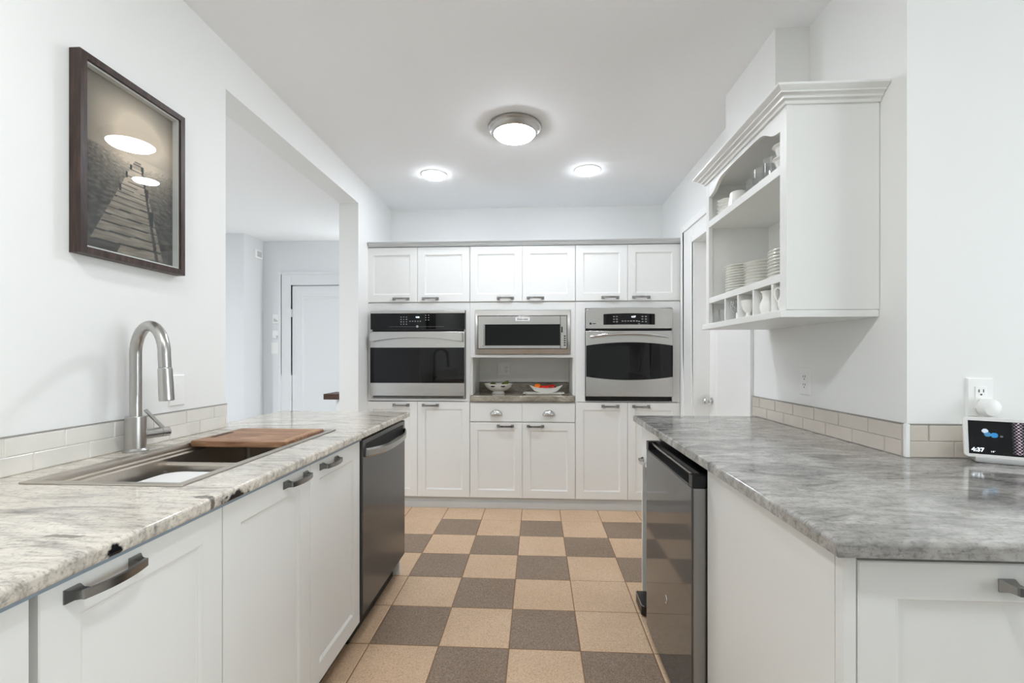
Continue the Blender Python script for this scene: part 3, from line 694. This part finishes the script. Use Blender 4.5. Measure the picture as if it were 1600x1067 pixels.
# faucet
fx, fy = -1.312, 1.418
t = thing('kitchen_faucet', (fx, fy, .910), 'brushed steel pull-down faucet with tall arched spout behind the sink', 'faucet')
MB().lathe([(0, 0), (.034, 0), (.034, .004), (.030, .008), (.0285, .010), (.0285, .112), (.027, .115), (0, .115)], (fx, fy, .910), 32).build('base', 'faucet_steel', t)
dx, dy = .91, -.41
pts = [Vector((fx, fy, 1.02)), Vector((fx, fy, 1.10)), Vector((fx, fy, 1.18)), Vector((fx, fy, 1.228))]
R = .088
for k in range(1, 17):
    a = PI*k/16*1.02; q = R-R*math.cos(a); pts.append(Vector((fx+dx*q, fy+dy*q, 1.228+R*1.02*math.sin(a))))
e0 = pts[-1]; tdir = Vector((dx*.10, dy*.10, -1)).normalized()
pts.append(e0+tdir*.02); pts.append(e0+tdir*.037)
MB().tube(pts, .0168, 20).build('spout', 'faucet_steel', t)
w0 = e0+tdir*.038
MB().tube([w0, w0+tdir*.004, w0+tdir*.05, w0+tdir*.098, w0+tdir*.102], [.0178, .0190, .0196, .0200, .0185], 20).build('spray_head', 'faucet_steel', t)
vd = Vector((.36, .93, 0)).normalized(); v0 = Vector((fx, fy, .962))
MB().tube([v0+vd*.022, v0+vd*.074], .0165, 20).tube([v0+vd*.0755, v0+vd*.098], .0165, 20).tube([v0+vd*.072, v0+vd*.077], .0145, 20).build('valve', 'faucet_steel', t)
l0 = v0+vd*.084+Vector((0, 0, .010))
MB().tube([l0, l0+Vector((-.015, -.032, .045)), l0+Vector((-.022, -.050, .070))], [.0062, .006, .0058], 12).build('lever', 'faucet_steel', t)

# backsplash tiles
def splash(name, F, length, offs, tm, gm, label, edge=True):
    t = thing(name, F(0, 0, 0), label, 'backsplash')
    g = MB(); g.prism([(0, 0), (length, 0), (length, .101), (0, .101)], F, 0.0005, .006); g.build('grout', gm, t, smooth=0)
    b = MB()
    for r, off in enumerate(offs):
        x = off
        while x < length:
            a, e = max(x, 0)+.001, min(x+.150, length)-.001
            if e-a > .006:
                b.rects(lambda u, v, d, a=a, r=r: F(a+u, .0015+r*.0497+v, d), e-a, .0477, [(0, .004), (0, .0085), (.0015, .0095), (.003, .0095)])
            x += .152
    b.build('tiles', tm, t)
    e = MB(); e.prism([(0, .101), (length, .101), (length, .1035), (0, .1035)], F, .0005, .0098); e.build('top_edge', 'splash_edge' if edge else 'white_trim', t, smooth=0)
    return t
splash('tile_backsplash', FR((XL, -.6, .910), '+x'), 2.53, (-.05-.015, -.05-.085), 'splash_white', 'splash_grout_light', 'two rows of pale tiles along the left wall behind the sink')
splash('tile_backsplash', FR((XR, 2.457, .910), '-x'), .980, (-.0, -.075), 'splash_taupe', 'splash_grout', 'two rows of taupe tiles on the right wall below the shelf cabinet')
splash('tile_backsplash', FR((XR+.001, 1.467, .910), '-y'), 1.5, (-.02, -.095), 'splash_taupe', 'splash_grout', 'two rows of taupe tiles on the wall facing the camera behind the smart display')
tag(MB().box(1.1285, 1.141, 1.4555, 1.4675, .911, 1.0135, .002).build('tile_edge_strip', 'white_trim'), 'white strip on the outside corner between the taupe tile runs', 'trim strip')
wall_plate('wall_outlet', (XL, 1.655, 1.092), '+x', .072, .116, 'white switch plate on the left wall behind the faucet', 'switch', ['switch'])
wall_plate('wall_outlet', (XR, 1.993, 1.115), '-x', .072, .116, 'white outlet plate on the right wall under the open shelf cabinet', 'outlet', ['outlet'])

# picture
py0, py1, pz0, pz1 = 1.258, 1.656, 1.526, 2.126
t = thing('framed_picture', (XL, (py0+py1)/2, pz0), 'dark wood framed sepia photograph of a pier on the left wall', 'picture')
F = FR((XL, py0, pz0), '+x'); w, h = py1-py0, pz1-pz0; fw = .021
b = MB(); b.rects(F, w, h, [(0, .001), (0, .034), (.001, .036), (fw, .036)]); 
bm = b.bm; bm.faces.ensure_lookup_table(); bmesh.ops.delete(bm, geom=[bm.faces[-1]], context='FACES')
def ring_(i, d): return [F(i, i, d), F(w-i, i, d), F(w-i, h-i, d), F(i, h-i, d)]
b.loft([ring_(fw, .036), ring_(fw+.0005, .030), ring_(fw+.0005, .006)], False, False)
b.build('frame', 'frame_wood', t)
b = MB(); b.loft([ring_(fw+.001, .028), ring_(fw+.006, .028), ring_(fw+.0065, .0075), ring_(fw+.001, .0075)], False, False); b.build('inner_fillet', 'mat_board', t)
NU, NV = 130, 190; i0 = fw+.006
def pier(u, v):
    n = lambda sx, sy, o=0: mnoise.noise(Vector((u*sx+o, v*sy, o)))
    hz = .60
    if v > hz:
        g = .36+.42*math.exp(-((u-.62)**2/.16+(v-.78)**2/.035))-.10*(v-.6)+.05*n(3, 7, 3)
        if v < hz+.03: g += .10*math.exp(-((u-.58)/.25)**2)
    else:
        dd_ = (hz-v)/hz
        g = .50*math.exp(-dd_*4.5)*math.exp(-((u-.6)/.45)**2)+.16+.10*n(10/(dd_+.2), 60*(1-dd_*.7), 1)*1.1+.05*n(40, 90, 5)
    if v < .605:
        q = (.605-v)/.605
        l, r = .535-.50*q-.0*q*q, .60+.28*q
        if l < u < r:
            k = math.log(.10+q)*9.5+u*.35; f = k-math.floor(k)
            g = .33+.16*(1-q)+.10*n(6, 70, 9)+.05*math.sin(math.floor(k)*12.9)
            if f < .17: g = .10
            if q > .90 and u < l+.30: g *= .55
        rr_x = .60+.20*q
        if abs(u-rr_x) < .008+.014*q and q > .04: g = .14
        for pq in (.1, .2, .36, .62):
            px_ = .60+.20*pq; pv = .605-.605*pq
            if abs(u-px_) < .010+.02*pq and pv < v < pv+.03+.10*pq: g = .09
            px2 = .535-.44*pq
            if pq < .5 and abs(u-px2) < .008+.014*pq and pv < v < pv+.02+.06*pq: g = .09
    g = max(.03, min(.95, g))
    vig = 1-.5*((u-.5)**2+(v-.5)**2)
    g = (g*vig)
    g = min(1, g*1.75)
    return (g*1.0, g*.90, g*.80)
def print_mesh(name, material, parent, Fm, NU, NV, fn, emit=False):
    me = bpy.data.meshes.new(name); org = ORG[parent.name]
    vs, cols = [], []
    for j in range(NV+1):
        for i in range(NU+1):
            vs.append(Fm(i/NU, j/NV)-org); r, g, b_ = fn(i/NU, j/NV); q = lin((r*255, g*255, b_*255)); cols += list(q)
    fs = [(j*(NU+1)+i, j*(NU+1)+i+1, (j+1)*(NU+1)+i+1, (j+1)*(NU+1)+i) for j in range(NV) for i in range(NU)]
    me.from_pydata(vs, [], fs); a = me.color_attributes.new('print', 'FLOAT_COLOR', 'POINT'); a.data.foreach_set('color', cols)
    me.materials.append(M[material]); o = bpy.data.objects.new(name, me); C.objects.link(o); o.parent = parent; ORG[o.name] = org
    return o
print_mesh('pier_photograph', 'photo_print', t, lambda u, v: F(i0+u*(w-2*i0), i0+v*(h-2*i0), .008), NU, NV, pier)
b = MB(); b.prism([(fw+.002, fw+.002), (w-fw-.002, fw+.002), (w-fw-.002, h-fw-.002), (fw+.002, h-fw-.002)], F, .0285, .0300); b.build('glazing', 'pane_glass', t, smooth=0)

# ------------------------------------------------------------------ hall fittings
wall_plate('light_switch', (-2.655, 4.51, 1.305), '-y', .118, .118, 'lowest of three plates beside the hall door, double rocker switch', 'switch', ['switch', 'switch'], 'white_plastic')
t = thing('intercom', (-2.645, 4.51, 1.42), 'middle of three plates beside the hall door, small intercom box', 'intercom')
MB().rects(FR((-2.69, 4.51, 1.405), '-y'), .09, .085, [(0, 0), (0, .022), (.006, .028), (.012, .028)]).build('case', 'white_plastic', t)
MB().rects(FR((-2.645, 4.482, 1.412), '-y'), .034, .022, [(0, 0), (0, .004), (.002, .005), (.004, .005)]).build('button', 'grey_plastic', t)
t = thing('thermostat', (-2.645, 4.51, 1.56), 'topmost of three plates beside the hall door, white thermostat', 'thermostat')
MB().rects(FR((-2.69, 4.51, 1.555), '-y'), .09, .095, [(0, 0), (0, .018), (.005, .024), (.010, .024)]).build('case', 'white_plastic', t)
MB().prism([(0, 0), (.055, 0), (.0, .035)], FR((-2.675, 4.486, 1.575), '-y'), -.001, .004).build('dial_cover', 'grey_plastic', t)
t = thing('door_chime', (-2.80, 4.40, 2.21), 'small white chime box high on the hall side wall', 'chime')
MB().rects(FR((-2.80, 4.345, 2.20), '+x'), .11, .085, [(0, 0), (0, .022), (.005, .028), (.012, .028)]).build('case', 'white_plastic', t)
MB().rects(FR((-2.772, 4.365, 2.215), '+x'), .07, .055, [(0, 0), (.003, .004), (.006, .004)]).build('grille', 'grey_plastic', t)
t = thing('wall_hanging', (-3.04, 4.20, 1.64), 'cream panel hung on the hall wall at the edge of the opening', 'wall panel')
MB().box(-3.42, -3.030, 4.165, 4.199, 1.66, 2.00, .003).build('panel', 'cream_box', t)
b = MB()
for z in (1.69, 1.96): b.box(-3.030, -3.018, 4.175, 4.199, z-.015, z+.015)
b.build('bracket', 'grey_plastic', t, smooth=0)
MB().box(-3.4, -3.06, 4.17, 4.199, 1.63, 1.66).build('bottom_rail', 'white_plastic', t, smooth=0)
t = thing('wooden_ledge', (-1.6, 3.60, .88), 'dark wooden ledge end sticking out beyond the opening by the hall door', 'ledge')
MB().box(-1.685, -1.5215, 3.50, 3.72, .88, .925, .004).build('ledge_board', 'dark_wood', t)
MB().box(-1.60, -1.5215, 3.54, 3.68, .74, .88, .004).build('bracket', 'white_trim', t)

# ------------------------------------------------------------------ ceiling lights
t = thing('ceiling_light', (-.134, 2.72, CEIL-.055), 'large round flush ceiling light with brushed nickel ring', 'ceiling light')
MB().lathe([(.150, 0), (.158, -.006), (.158, -.018), (.150, -.024), (.146, -.036), (.136, -.046), (.126, -.050), (.122, -.048), (.122, -.01), (.1, -.004)], (-.134, 2.72, CEIL), 48).build('ring', 'lamp_metal', t)
MB().lathe([(.1215, -.030), (.1215, -.050), (.112, -.060), (.09, -.067), (.05, -.071), (0, -.072)], (-.134, 2.72, CEIL), 48).build('diffuser', 'glow_big', t)
for k, (x, y, lb) in enumerate(((-.78, 3.41, 'small recessed ceiling light over the oven with black control glass'), (.372, 3.39, 'small recessed ceiling light over the oven with bow-sided window'))):
    t = thing('recessed_light', (x, y, CEIL-.008), lb, 'ceiling light', 'recessed lights in the ceiling')
    MB().lathe([(.100, 0), (.100, -.004), (.090, -.008), (.083, -.008), (.083, -.002)], (x, y, CEIL), 40).build('ring', 'white_trim', t)
    MB().lathe([(.083, -.003), (.083, -.010), (.078, -.017), (.06, -.021), (.03, -.023), (0, -.0235)], (x, y, CEIL), 40).build('diffuser', 'glow_small', t)

# ------------------------------------------------------------------ right peninsula
RX = .530
poly = [(.506, .793), (3.2, .793), (3.2, 1.466), (1.139, 1.466), (1.139, 2.43), (.506, 2.43)]
ct = counter_prism(poly, .882, .910, .009)
rc = tag(ct.build('countertop', 'granite_grey', local=True), 'cool grey granite countertop turning the corner by the smart display', 'countertop')
MB().box(.545, 3.2, .83, 1.45, .874, .882).box(.56, 1.12, 1.45, 2.40, .874, .882).build('sub_deck', 'slot_dark', rc, smooth=0)  # dark strip under the slab, shade put into its colour
t = thing('corner_cabinet', (.95, 1.1, 0), 'white peninsula cabinet at the near right corner under grey granite', 'cabinet')
MB().box(.5325, 1.6, .838, 1.440, .1, .872, .001).build('body', 'cabinet_paint', t)
MB().rects(FR((.530, 1.445, .02), '-x'), .604, .852, [(0, -.002), (0, .0), (.03, .0)]).build('side_panel', 'cabinet_paint', t)
MB().box(.530, .552, .818, .8395, .1, .872, .0015).build('corner_post', 'cabinet_paint', t)
MB().box(.56, 1.6, .88, .9, 0, .1).build('toe_board', 'black_plastic', t, smooth=0)
shaker_door(t, (.554, .818, .10), '-y', .60, .768, (.300, .731), .062, .02, HL=.115)
shaker_door(t, (1.156, .818, .10), '-y', .44, .768, (.10, .731), .062, .02, HL=.115)
# fridge
t = thing('mini_fridge', (.8, 1.755, 0), 'grey steel under-counter fridge with black top handle strip', 'fridge')
MB().box(.546, 1.10, 1.462, 2.050, .02, .845).build('body', 'black_plastic', t)
dr = MB().box(.490, .540, 1.455, 2.058, .025, .806, .004).build('fridge_door', 'fridge_edge', t)
MB().box(.4865, .492, 1.462, 2.052, .030, .805, .0015).build('front_panel', 'fridge_steel', dr)
gr = MB()
gr.box(.4865, .542, 1.455, 1.490, .806, .846, .003).box(.4865, .542, 2.020, 2.058, .806, .846, .003).box(.520, .542, 1.490, 2.020, .806, .846).box(.4865, .520, 1.490, 2.020, .806, .812)
gr.build('handle_strip', 'black_plastic', dr)
MB().box(.500, .508, 1.492, 2.018, .834, .843, .002).build('grip_bar', 'pewter', dr)
MB().tube([(.4862, 1.745+.014*math.cos(a), .305+.014*math.sin(a)) for a in [.5*PI+k*PI/10 for k in range(11)]], .0022, 6).build('emblem', 'chrome', dr)
# far cabinet with drawer, and the pedal bin standing in its open space
t = thing('end_cabinet', (.85, 2.24, 0), 'narrow white end cabinet with drawer beyond the small fridge', 'cabinet')
MB().box(.548, 1.10, 2.395, 2.413, 0, .872).box(.548, 1.10, 2.064, 2.074, 0, .872).box(.566, 1.10, 2.074, 2.395, .648, .66).build('body', 'cabinet_paint', t)
dw = MB().rects(FR((.546, 2.410, .662), '-x'), .335, .205, [(0, -.018), (0, -.002), (.002, 0), (.01, 0)]).build('drawer', 'cabinet_paint', t)
pull_mb(FR((.546, 2.410, .662), '-x'), .1, .03, .11).build('handle', 'chrome', dw)
t = thing('pedal_bin', (.74, 2.235, 0), 'steel pedal bin with black foot pedal beside the small fridge', 'bin')
MB().box(.575, .90, 2.09, 2.38, .03, .60, .03, 4).build('bin_body', 'fridge_edge', t)
MB().box(.57, .905, 2.085, 2.385, 0, .03, .01).build('base', 'black_plastic', t)
MB().box(.57, .905, 2.085, 2.385, .60, .63, .012).build('lid', 'black_plastic', t)
b = MB(); b.loft([[Vector((x, y, z)) for x, y in ((.57, 2.15), (.505, 2.15), (.490, 2.165), (.490, 2.285), (.505, 2.30), (.57, 2.30))] for z in (.008, .045, .05)]); b.build('pedal', 'black_plastic', t)
MB().tube([(.50, 2.152, .052), (.491, 2.167, .052), (.491, 2.283, .052), (.50, 2.298, .052)], .0025, 6).build('pedal_trim', 'nickel', t)

# ------------------------------------------------------------------ open shelf cabinet on the right wall
HX, HN, HF = .837, 1.577, 2.300
t = thing('shelf_cabinet', (1.0, 1.94, 1.352), 'white open shelf wall cabinet with crown and cubbies holding crockery', 'cabinet')
MB().box(HX+.018, XR-.002, HN, HN+.02, 1.378, 2.075).box(HX+.018, XR-.002, HF-.018, HF, 1.378, 2.075).box(XR-.012, XR-.002, HN+.02, HF-.018, 1.378, 2.075).build('body', 'cabinet_paint', t)
MB().box(HX, HX+.018, HN-.002, HN+.040, 1.378, 2.075, .001).build('stile', 'cabinet_paint', t)
MB().box(HX, HX+.018, HF-.034, HF+.001, 1.378, 2.075, .001).build('stile', 'cabinet_paint', t)
b = MB()
pts = []
N = 40
def val(y):
    a = (y-HN)/(HF-HN)
    e = lambda x: 1/(1+math.exp(-x))
    return 1.995+.052*(e((a-.17)*34)*e((.83-a)*34))
poly = [(HF-.035, 2.075), (HN+.041, 2.075)]+[(HN+.041+(HF-HN-.076)*k/N, val(HN+.041+(HF-HN-.076)*k/N)) for k in range(N+1)]
vr = b.loft([[Vector((x, y, z)) for y, z in poly] for x in (HX+.001, HX+.017)])
b.build('valance', 'cabinet_paint', t)
ms = MB().box(HX+.001, XR-.012, HN+.02, HF-.018, 1.848, 1.880, .002).build('upper_shelf', 'cabinet_paint', t)
MB().box(HX+.001, XR-.012, HN+.02, HF-.018, 1.478, 1.505, .002).build('cubby_shelf', 'cabinet_paint', t)
MB().box(HX-.018, XR-.002, HN+.001, HF+.012, 1.352, 1.378, .003).build('bottom_board', 'cabinet_paint', t)
MB().box(HX+.018, XR-.012, HN+.02, HF-.018, 2.058, 2.075).build('top_panel', 'cabinet_paint', t)
for y in (2.083, 1.953, 1.817, 1.675): MB().box(HX+.003, XR-.012, y-.007, y+.007, 1.378, 1.478, .001).build('divider', 'cabinet_paint', t)
cp = [(0, 2.066), (.007, 2.066), (.009, 2.074), (.013, 2.077), (.019, 2.079), (.020, 2.085), (.025, 2.089), (.033, 2.092), (.034, 2.096), (.040, 2.100), (.048, 2.105), (.050, 2.108), (.050, 2.114), (0, 2.114)]
b = MB(); rr = []
for (x, y, ox, oy) in ((XR-.002, HF, 0, 1), (HX, HF, -1, 1), (HX, HN, -1, -1), (XR-.002, HN, 0, -1)):
    rr.append([Vector((x+ox*o, y+oy*o, z)) for o, z in cp])
b.loft(rr); b.box(HX, XR-.002, HN, HF, 2.0755, 2.114); b.build('crown', 'cabinet_paint', t)

# crockery: plates
def plate_proto(r, kind):
    if kind == 'bowl': prof = [(0, .003), (r*.48, 0), (r*.52, .001), (r*.50, .003), (r*.78, .007), (r, .017), (r*.985, .018), (r*.76, .0095), (0, .005)]
    else: prof = [(0, .002), (r*.58, 0), (r*.60, .001), (r*.62, .003), (r*.80, .005), (r, .0105), (r*.995, .012), (r*.78, .0075), (r*.6, .005), (0, .0045)]
    return MB().lathe(prof, (0, 0, 0), 36).build('plate' if kind != 'bowl' else 'shallow_bowl', 'porcelain', local=True)
ORD = ['topmost', 'second', 'third', 'fourth', 'fifth', 'sixth', 'seventh', 'eighth', 'ninth', 'tenth', 'eleventh', 'lowest']
def stack(x, y, z0, r, n, dz, kind, what, group):
    p = plate_proto(r, kind)
    for k in range(n):
        o = p if k == 0 else copy_tree(p)
        o.location = (x, y, z0+k*dz); o.rotation_euler = (0, 0, k*.7)
        q = n-1-k
        lab = 'topmost' if q == 0 else 'lowest' if k == 0 else ORD[q]+' from top,'
        tag(o, f'{lab} {what}', 'plate' if kind != 'bowl' else 'bowl', group)
stack(.957, 2.145, 1.5055, .087, 11, .0118, 'plate', 'white plate in the farthest stack on the middle shelf', 'white plates stacked at the far end')
stack(.945, 1.945, 1.5055, .078, 8, .0125, 'bowl', 'white shallow bowl in the centre stack on the middle shelf', 'white bowls stacked in the middle')
stack(.962, 1.735, 1.5055, .100, 9, .0118, 'plate', 'wide white plate in the nearest stack on the middle shelf', 'wide white plates stacked at the near end')
# ruffled bowls on the upper shelf
rf = MB().lathe([(0, .004), (.026, 0), (.028, .003), (.042, .012), (.058, .026), (.0565, .028), (.040, .016), (0, .008)], (0, 0, 0), 48, 'z', lambda a, z: .06*math.cos(9*a)*max(0, (z-.01)/.02)).build('ruffled_bowl', 'porcelain', local=True)
for k in range(5):
    o = rf if k == 0 else copy_tree(rf)
    o.location = (.917, 2.205, 1.8805+k*.0125); o.rotation_euler = (0, 0, k*.25)
    q = 4-k; tag(o, f"{'topmost' if q == 0 else 'lowest' if k == 0 else ORD[q]+' from top,'} small ruffled white bowl at the far end of the upper shelf", 'bowl', 'ruffled bowls on the upper shelf')
tag(MB().lathe([(0, .078), (.030, .080), (.033, .077), (.046, .002), (.048, 0), (.045, 0), (.031, .072), (0, .074)], (.905, 2.100, 1.8803), 32).build('white_beaker', 'porcelain'), 'white tapered beaker turned upside down on the upper shelf', 'beaker')
tag(MB().lathe([(0, .003), (.03, 0), (.034, .002), (.05, .010), (.049, .012), (.03, .006), (0, .005)], (.900, 2.025, 1.8803), 32).build('saucer', 'porcelain'), 'small white saucer between the beaker and the glasses', 'saucer')
def tumbler(x, y, z, r, h, label, name='drinking_glass'):
    return tag(MB().lathe([(0, 0), (r*.80, 0), (r*.84, .003), (r*.92, h*.45), (r*.93, h*.46), (r, h), (r*.95, h), (r*.87, h*.47), (r*.76, .012), (0, .010)], (x, y, z), 24).build(name, 'drink_glass'), label, 'glass')
tumbler(.900, 1.945, 1.8803, .030, .072, 'small clear tumbler beside the saucer on the upper shelf')
tumbler(.898, 1.865, 1.8803, .034, .085, 'clear tumbler just past the small one on the upper shelf')
tumbler(.900, 1.785, 1.8803, .036, .092, 'tall clear tumbler beside the stacked white cups')
cu = MB().lathe([(0, .003), (.026, 0), (.028, .003), (.032, .02), (.038, .045), (.047, .052), (.046, .055), (.036, .050), (.029, .02), (0, .008)], (0, 0, 0), 32).build('white_cup', 'porcelain', local=True)
for k in range(2):
    o = cu if k == 0 else copy_tree(cu); o.location = (.900, 1.690, 1.8803+k*.046)
    tag(o, ('lower' if k == 0 else 'upper')+' of two stacked white cups at the near end of the upper shelf', 'cup', 'stacked white cups')
# cubbies
tumbler(.870, 2.165, 1.3783, .026, .062, 'clear tumbler in the farthest cubby of the shelf cabinet')
t = thing('wire_whisk', (.870, 2.030, 1.3783), 'upright wire whisk standing in the second cubby from the far end', 'whisk')
wq = MB()
for k in range(5):
    a = PI*k/5; ca, sa = math.cos(a), math.sin(a)
    wq.tube([Vector((.870+ca*.024*math.sin(q)*1.0, 2.030+sa*.024*math.sin(q), 1.428-.0+.038*(-math.cos(q/1.0)*.0)+.042*(1-abs(1-q/PI*2)) - .006)) for q in [PI*2*j/24 for j in range(13)]], .0012, 6)
    wq.tube([Vector((.870+ca*.026*math.sin(q), 2.030+sa*.026*math.sin(q), 1.440-.030*math.cos(q))) for q in [PI*2*j/20 for j in range(21)]], .0011, 6)
wq.build('wires', 'chrome', t)
MB().tube([(.870, 2.030, 1.3783), (.870, 2.030, 1.412)], [.007, .006], 10).lathe([(0, 0), (.016, 0), (.016, .004), (0, .004)], (.870, 2.030, 1.3783), 16).build('handle', 'chrome', t)
tag(MB().lathe([(0, 0), (.022, 0), (.023, .003), (.012, .010), (.010, .020), (.020, .030), (.028, .048), (.029, .072), (.027, .072), (.024, .048), (.012, .032), (0, .030)], (.868, 1.915, 1.3783), 28).build('egg_cup', 'porcelain'), 'white footed egg cup in the middle cubby', 'egg cup')
def jug(x, y, rz, label, s, hr):
    t = thing('white_jug', (x, y, 1.3783), label, 'jug')
    def spout(a, z): return .22*math.exp(-((((a-rz+PI) % (2*PI))-PI)/.5)**2)*max(0, (z-.065)/.02)
    MB().lathe([(0, .002), (.024*s, 0), (.027*s, .004), (.033*s, .022), (.031*s, .040), (.021*s, .062), (.022*s, .078), (.026*s, .088), (.0245*s, .088), (.0195*s, .076), (.019*s, .062), (.028*s, .040), (0, .01)], (x, y, 1.3783), 32, 'z', lambda a, z: spout(a, z)).build('jug_body', 'porcelain', t)
    hx, hy = math.cos(hr), math.sin(hr)
    MB().tube([Vector((x+hx*q*s, y+hy*q*s, 1.3783+z)) for q, z in ((.021, .078), (.034, .086), (.045, .080), (.048, .064), (.042, .046), (.031, .032))], .0035, 8).build('handle', 'porcelain', t)
jug(.870, 1.762, 2.0, 'slim white jug in the second cubby from the near end', .92, -.9)
jug(.869, 1.641, 4.9, 'white jug with loop handle in the nearest cubby', .74, 2.3)

# ------------------------------------------------------------------ smart display, outlet and plug
ddx, ddy = .873, -.488
rz = math.atan2(ddy, ddx)
t = thing('smart_display', (1.274+ddx*.09, 1.418+ddy*.09, .910), 'white smart display showing the clock on the grey granite corner', 'smart display', None, rz)
tilt = math.radians(8)
def LF(u, v, d=0.0):
    return Vector((u, -math.cos(tilt)*d+math.sin(tilt)*v, .014+math.cos(tilt)*v+math.sin(tilt)*d))
def LFR(i, d, w=.196, h=.118, r=.012):
    o = []
    for cx, cy, a0 in ((-w/2+r, r, PI), (w/2-r, r, 1.5*PI), (w/2-r, h-r, 0), (-w/2+r, h-r, .5*PI)):
        for k in range(6):
            a = a0+k/5*PI/2; o.append(LF(cx+(r-i)*math.cos(a), cy+(r-i)*math.sin(a), d))
    return o
b = MB(); b.loft([LFR(.004, -.010), LFR(.0005, -.007), LFR(0, -.002), LFR(.001, .0005), LFR(.003, .001)]); b.build('bezel', 'white_plastic', t, local=True)
MB().box(-.075, .075, -.005, .045, 0, .016, .005).box(-.06, .06, .014, .05, .01, .06, .012).build('stand', 'grey_plastic', t, local=True)
ORG[t.name] = Vector((0, 0, 0))
def screen(u, v):
    g = [.010, .011, .016]
    for (cx, cy, rx, col) in ((.205, .70, .040, (.62, .66, .70)), (.235, .60, .042, (.22, .40, .52)), (.315, .585, .045, (.16, .42, .62)), (.40, .56, .018, (.3, .3, .32))):
        q = math.hypot((u-cx), (v-cy)*.6)/rx
        if q < 1: g = [a*.25+b_*.95 for a, b_ in zip(g, col)]
    c_ = .605; e = abs(u-c_)
    if e < .085 and v > .05:
        s1 = math.sin(v*34+u*60)*math.sin(v*34-u*60); s2 = math.sin(v*70+u*95+2)*math.sin(v*66-u*90)
        k = max(0, .35-abs(s1))*2.4+max(0, .2-abs(s2))*1.8
        g = [a+k*(1-e/.1)*q for a, q in zip(g, (.9, .82, .88))]
    if abs(u-.70) < .02 and abs(v-.55) < .06: g = [.45, .55, .58]
    return tuple(min(1, x) for x in g)
sc = print_mesh('screen', 'screen_print', t, lambda u, v: LF(-.087+u*.174, .0105+v*.097, .0014), 180, 100, screen)
text_mesh('clock_digits', '4:37', .0155, lambda u, v, d: LF(-.0815+u, .0225+v, d+.0016), 'lit_digits', t, 'LEFT', bold=.0005)
text_mesh('weather_reading', '14°', .007, lambda u, v, d: LF(-.0415+u, .0195+v, d+.0016), 'lit_digits', t, 'LEFT')
wall_plate('wall_outlet', (1.350, 1.467, 1.095), '-y', .076, .118, 'white outlet plate on the wall above the smart display', 'outlet', ['outlet'])
t = thing('power_adapter', (1.357, 1.45, 1.06), 'round white power adapter plugged into the outlet above the smart display', 'adapter')
MB().lathe([(0, .0085), (.022, .0085), (.026, .012), (.027, .030), (.024, .037), (.016, .040), (0, .041)], (1.357, 1.467, 1.066), 32, '-y').build('case', 'white_plastic', t)
MB().tube([(1.360, 1.447, 1.041), (1.362, 1.445, 1.030), (1.372, 1.443, 1.018), (1.385, 1.445, .99), (1.392, 1.447, .94), (1.385, 1.445, .915)], .0022, 8).build('cord', 'white_cord', t)
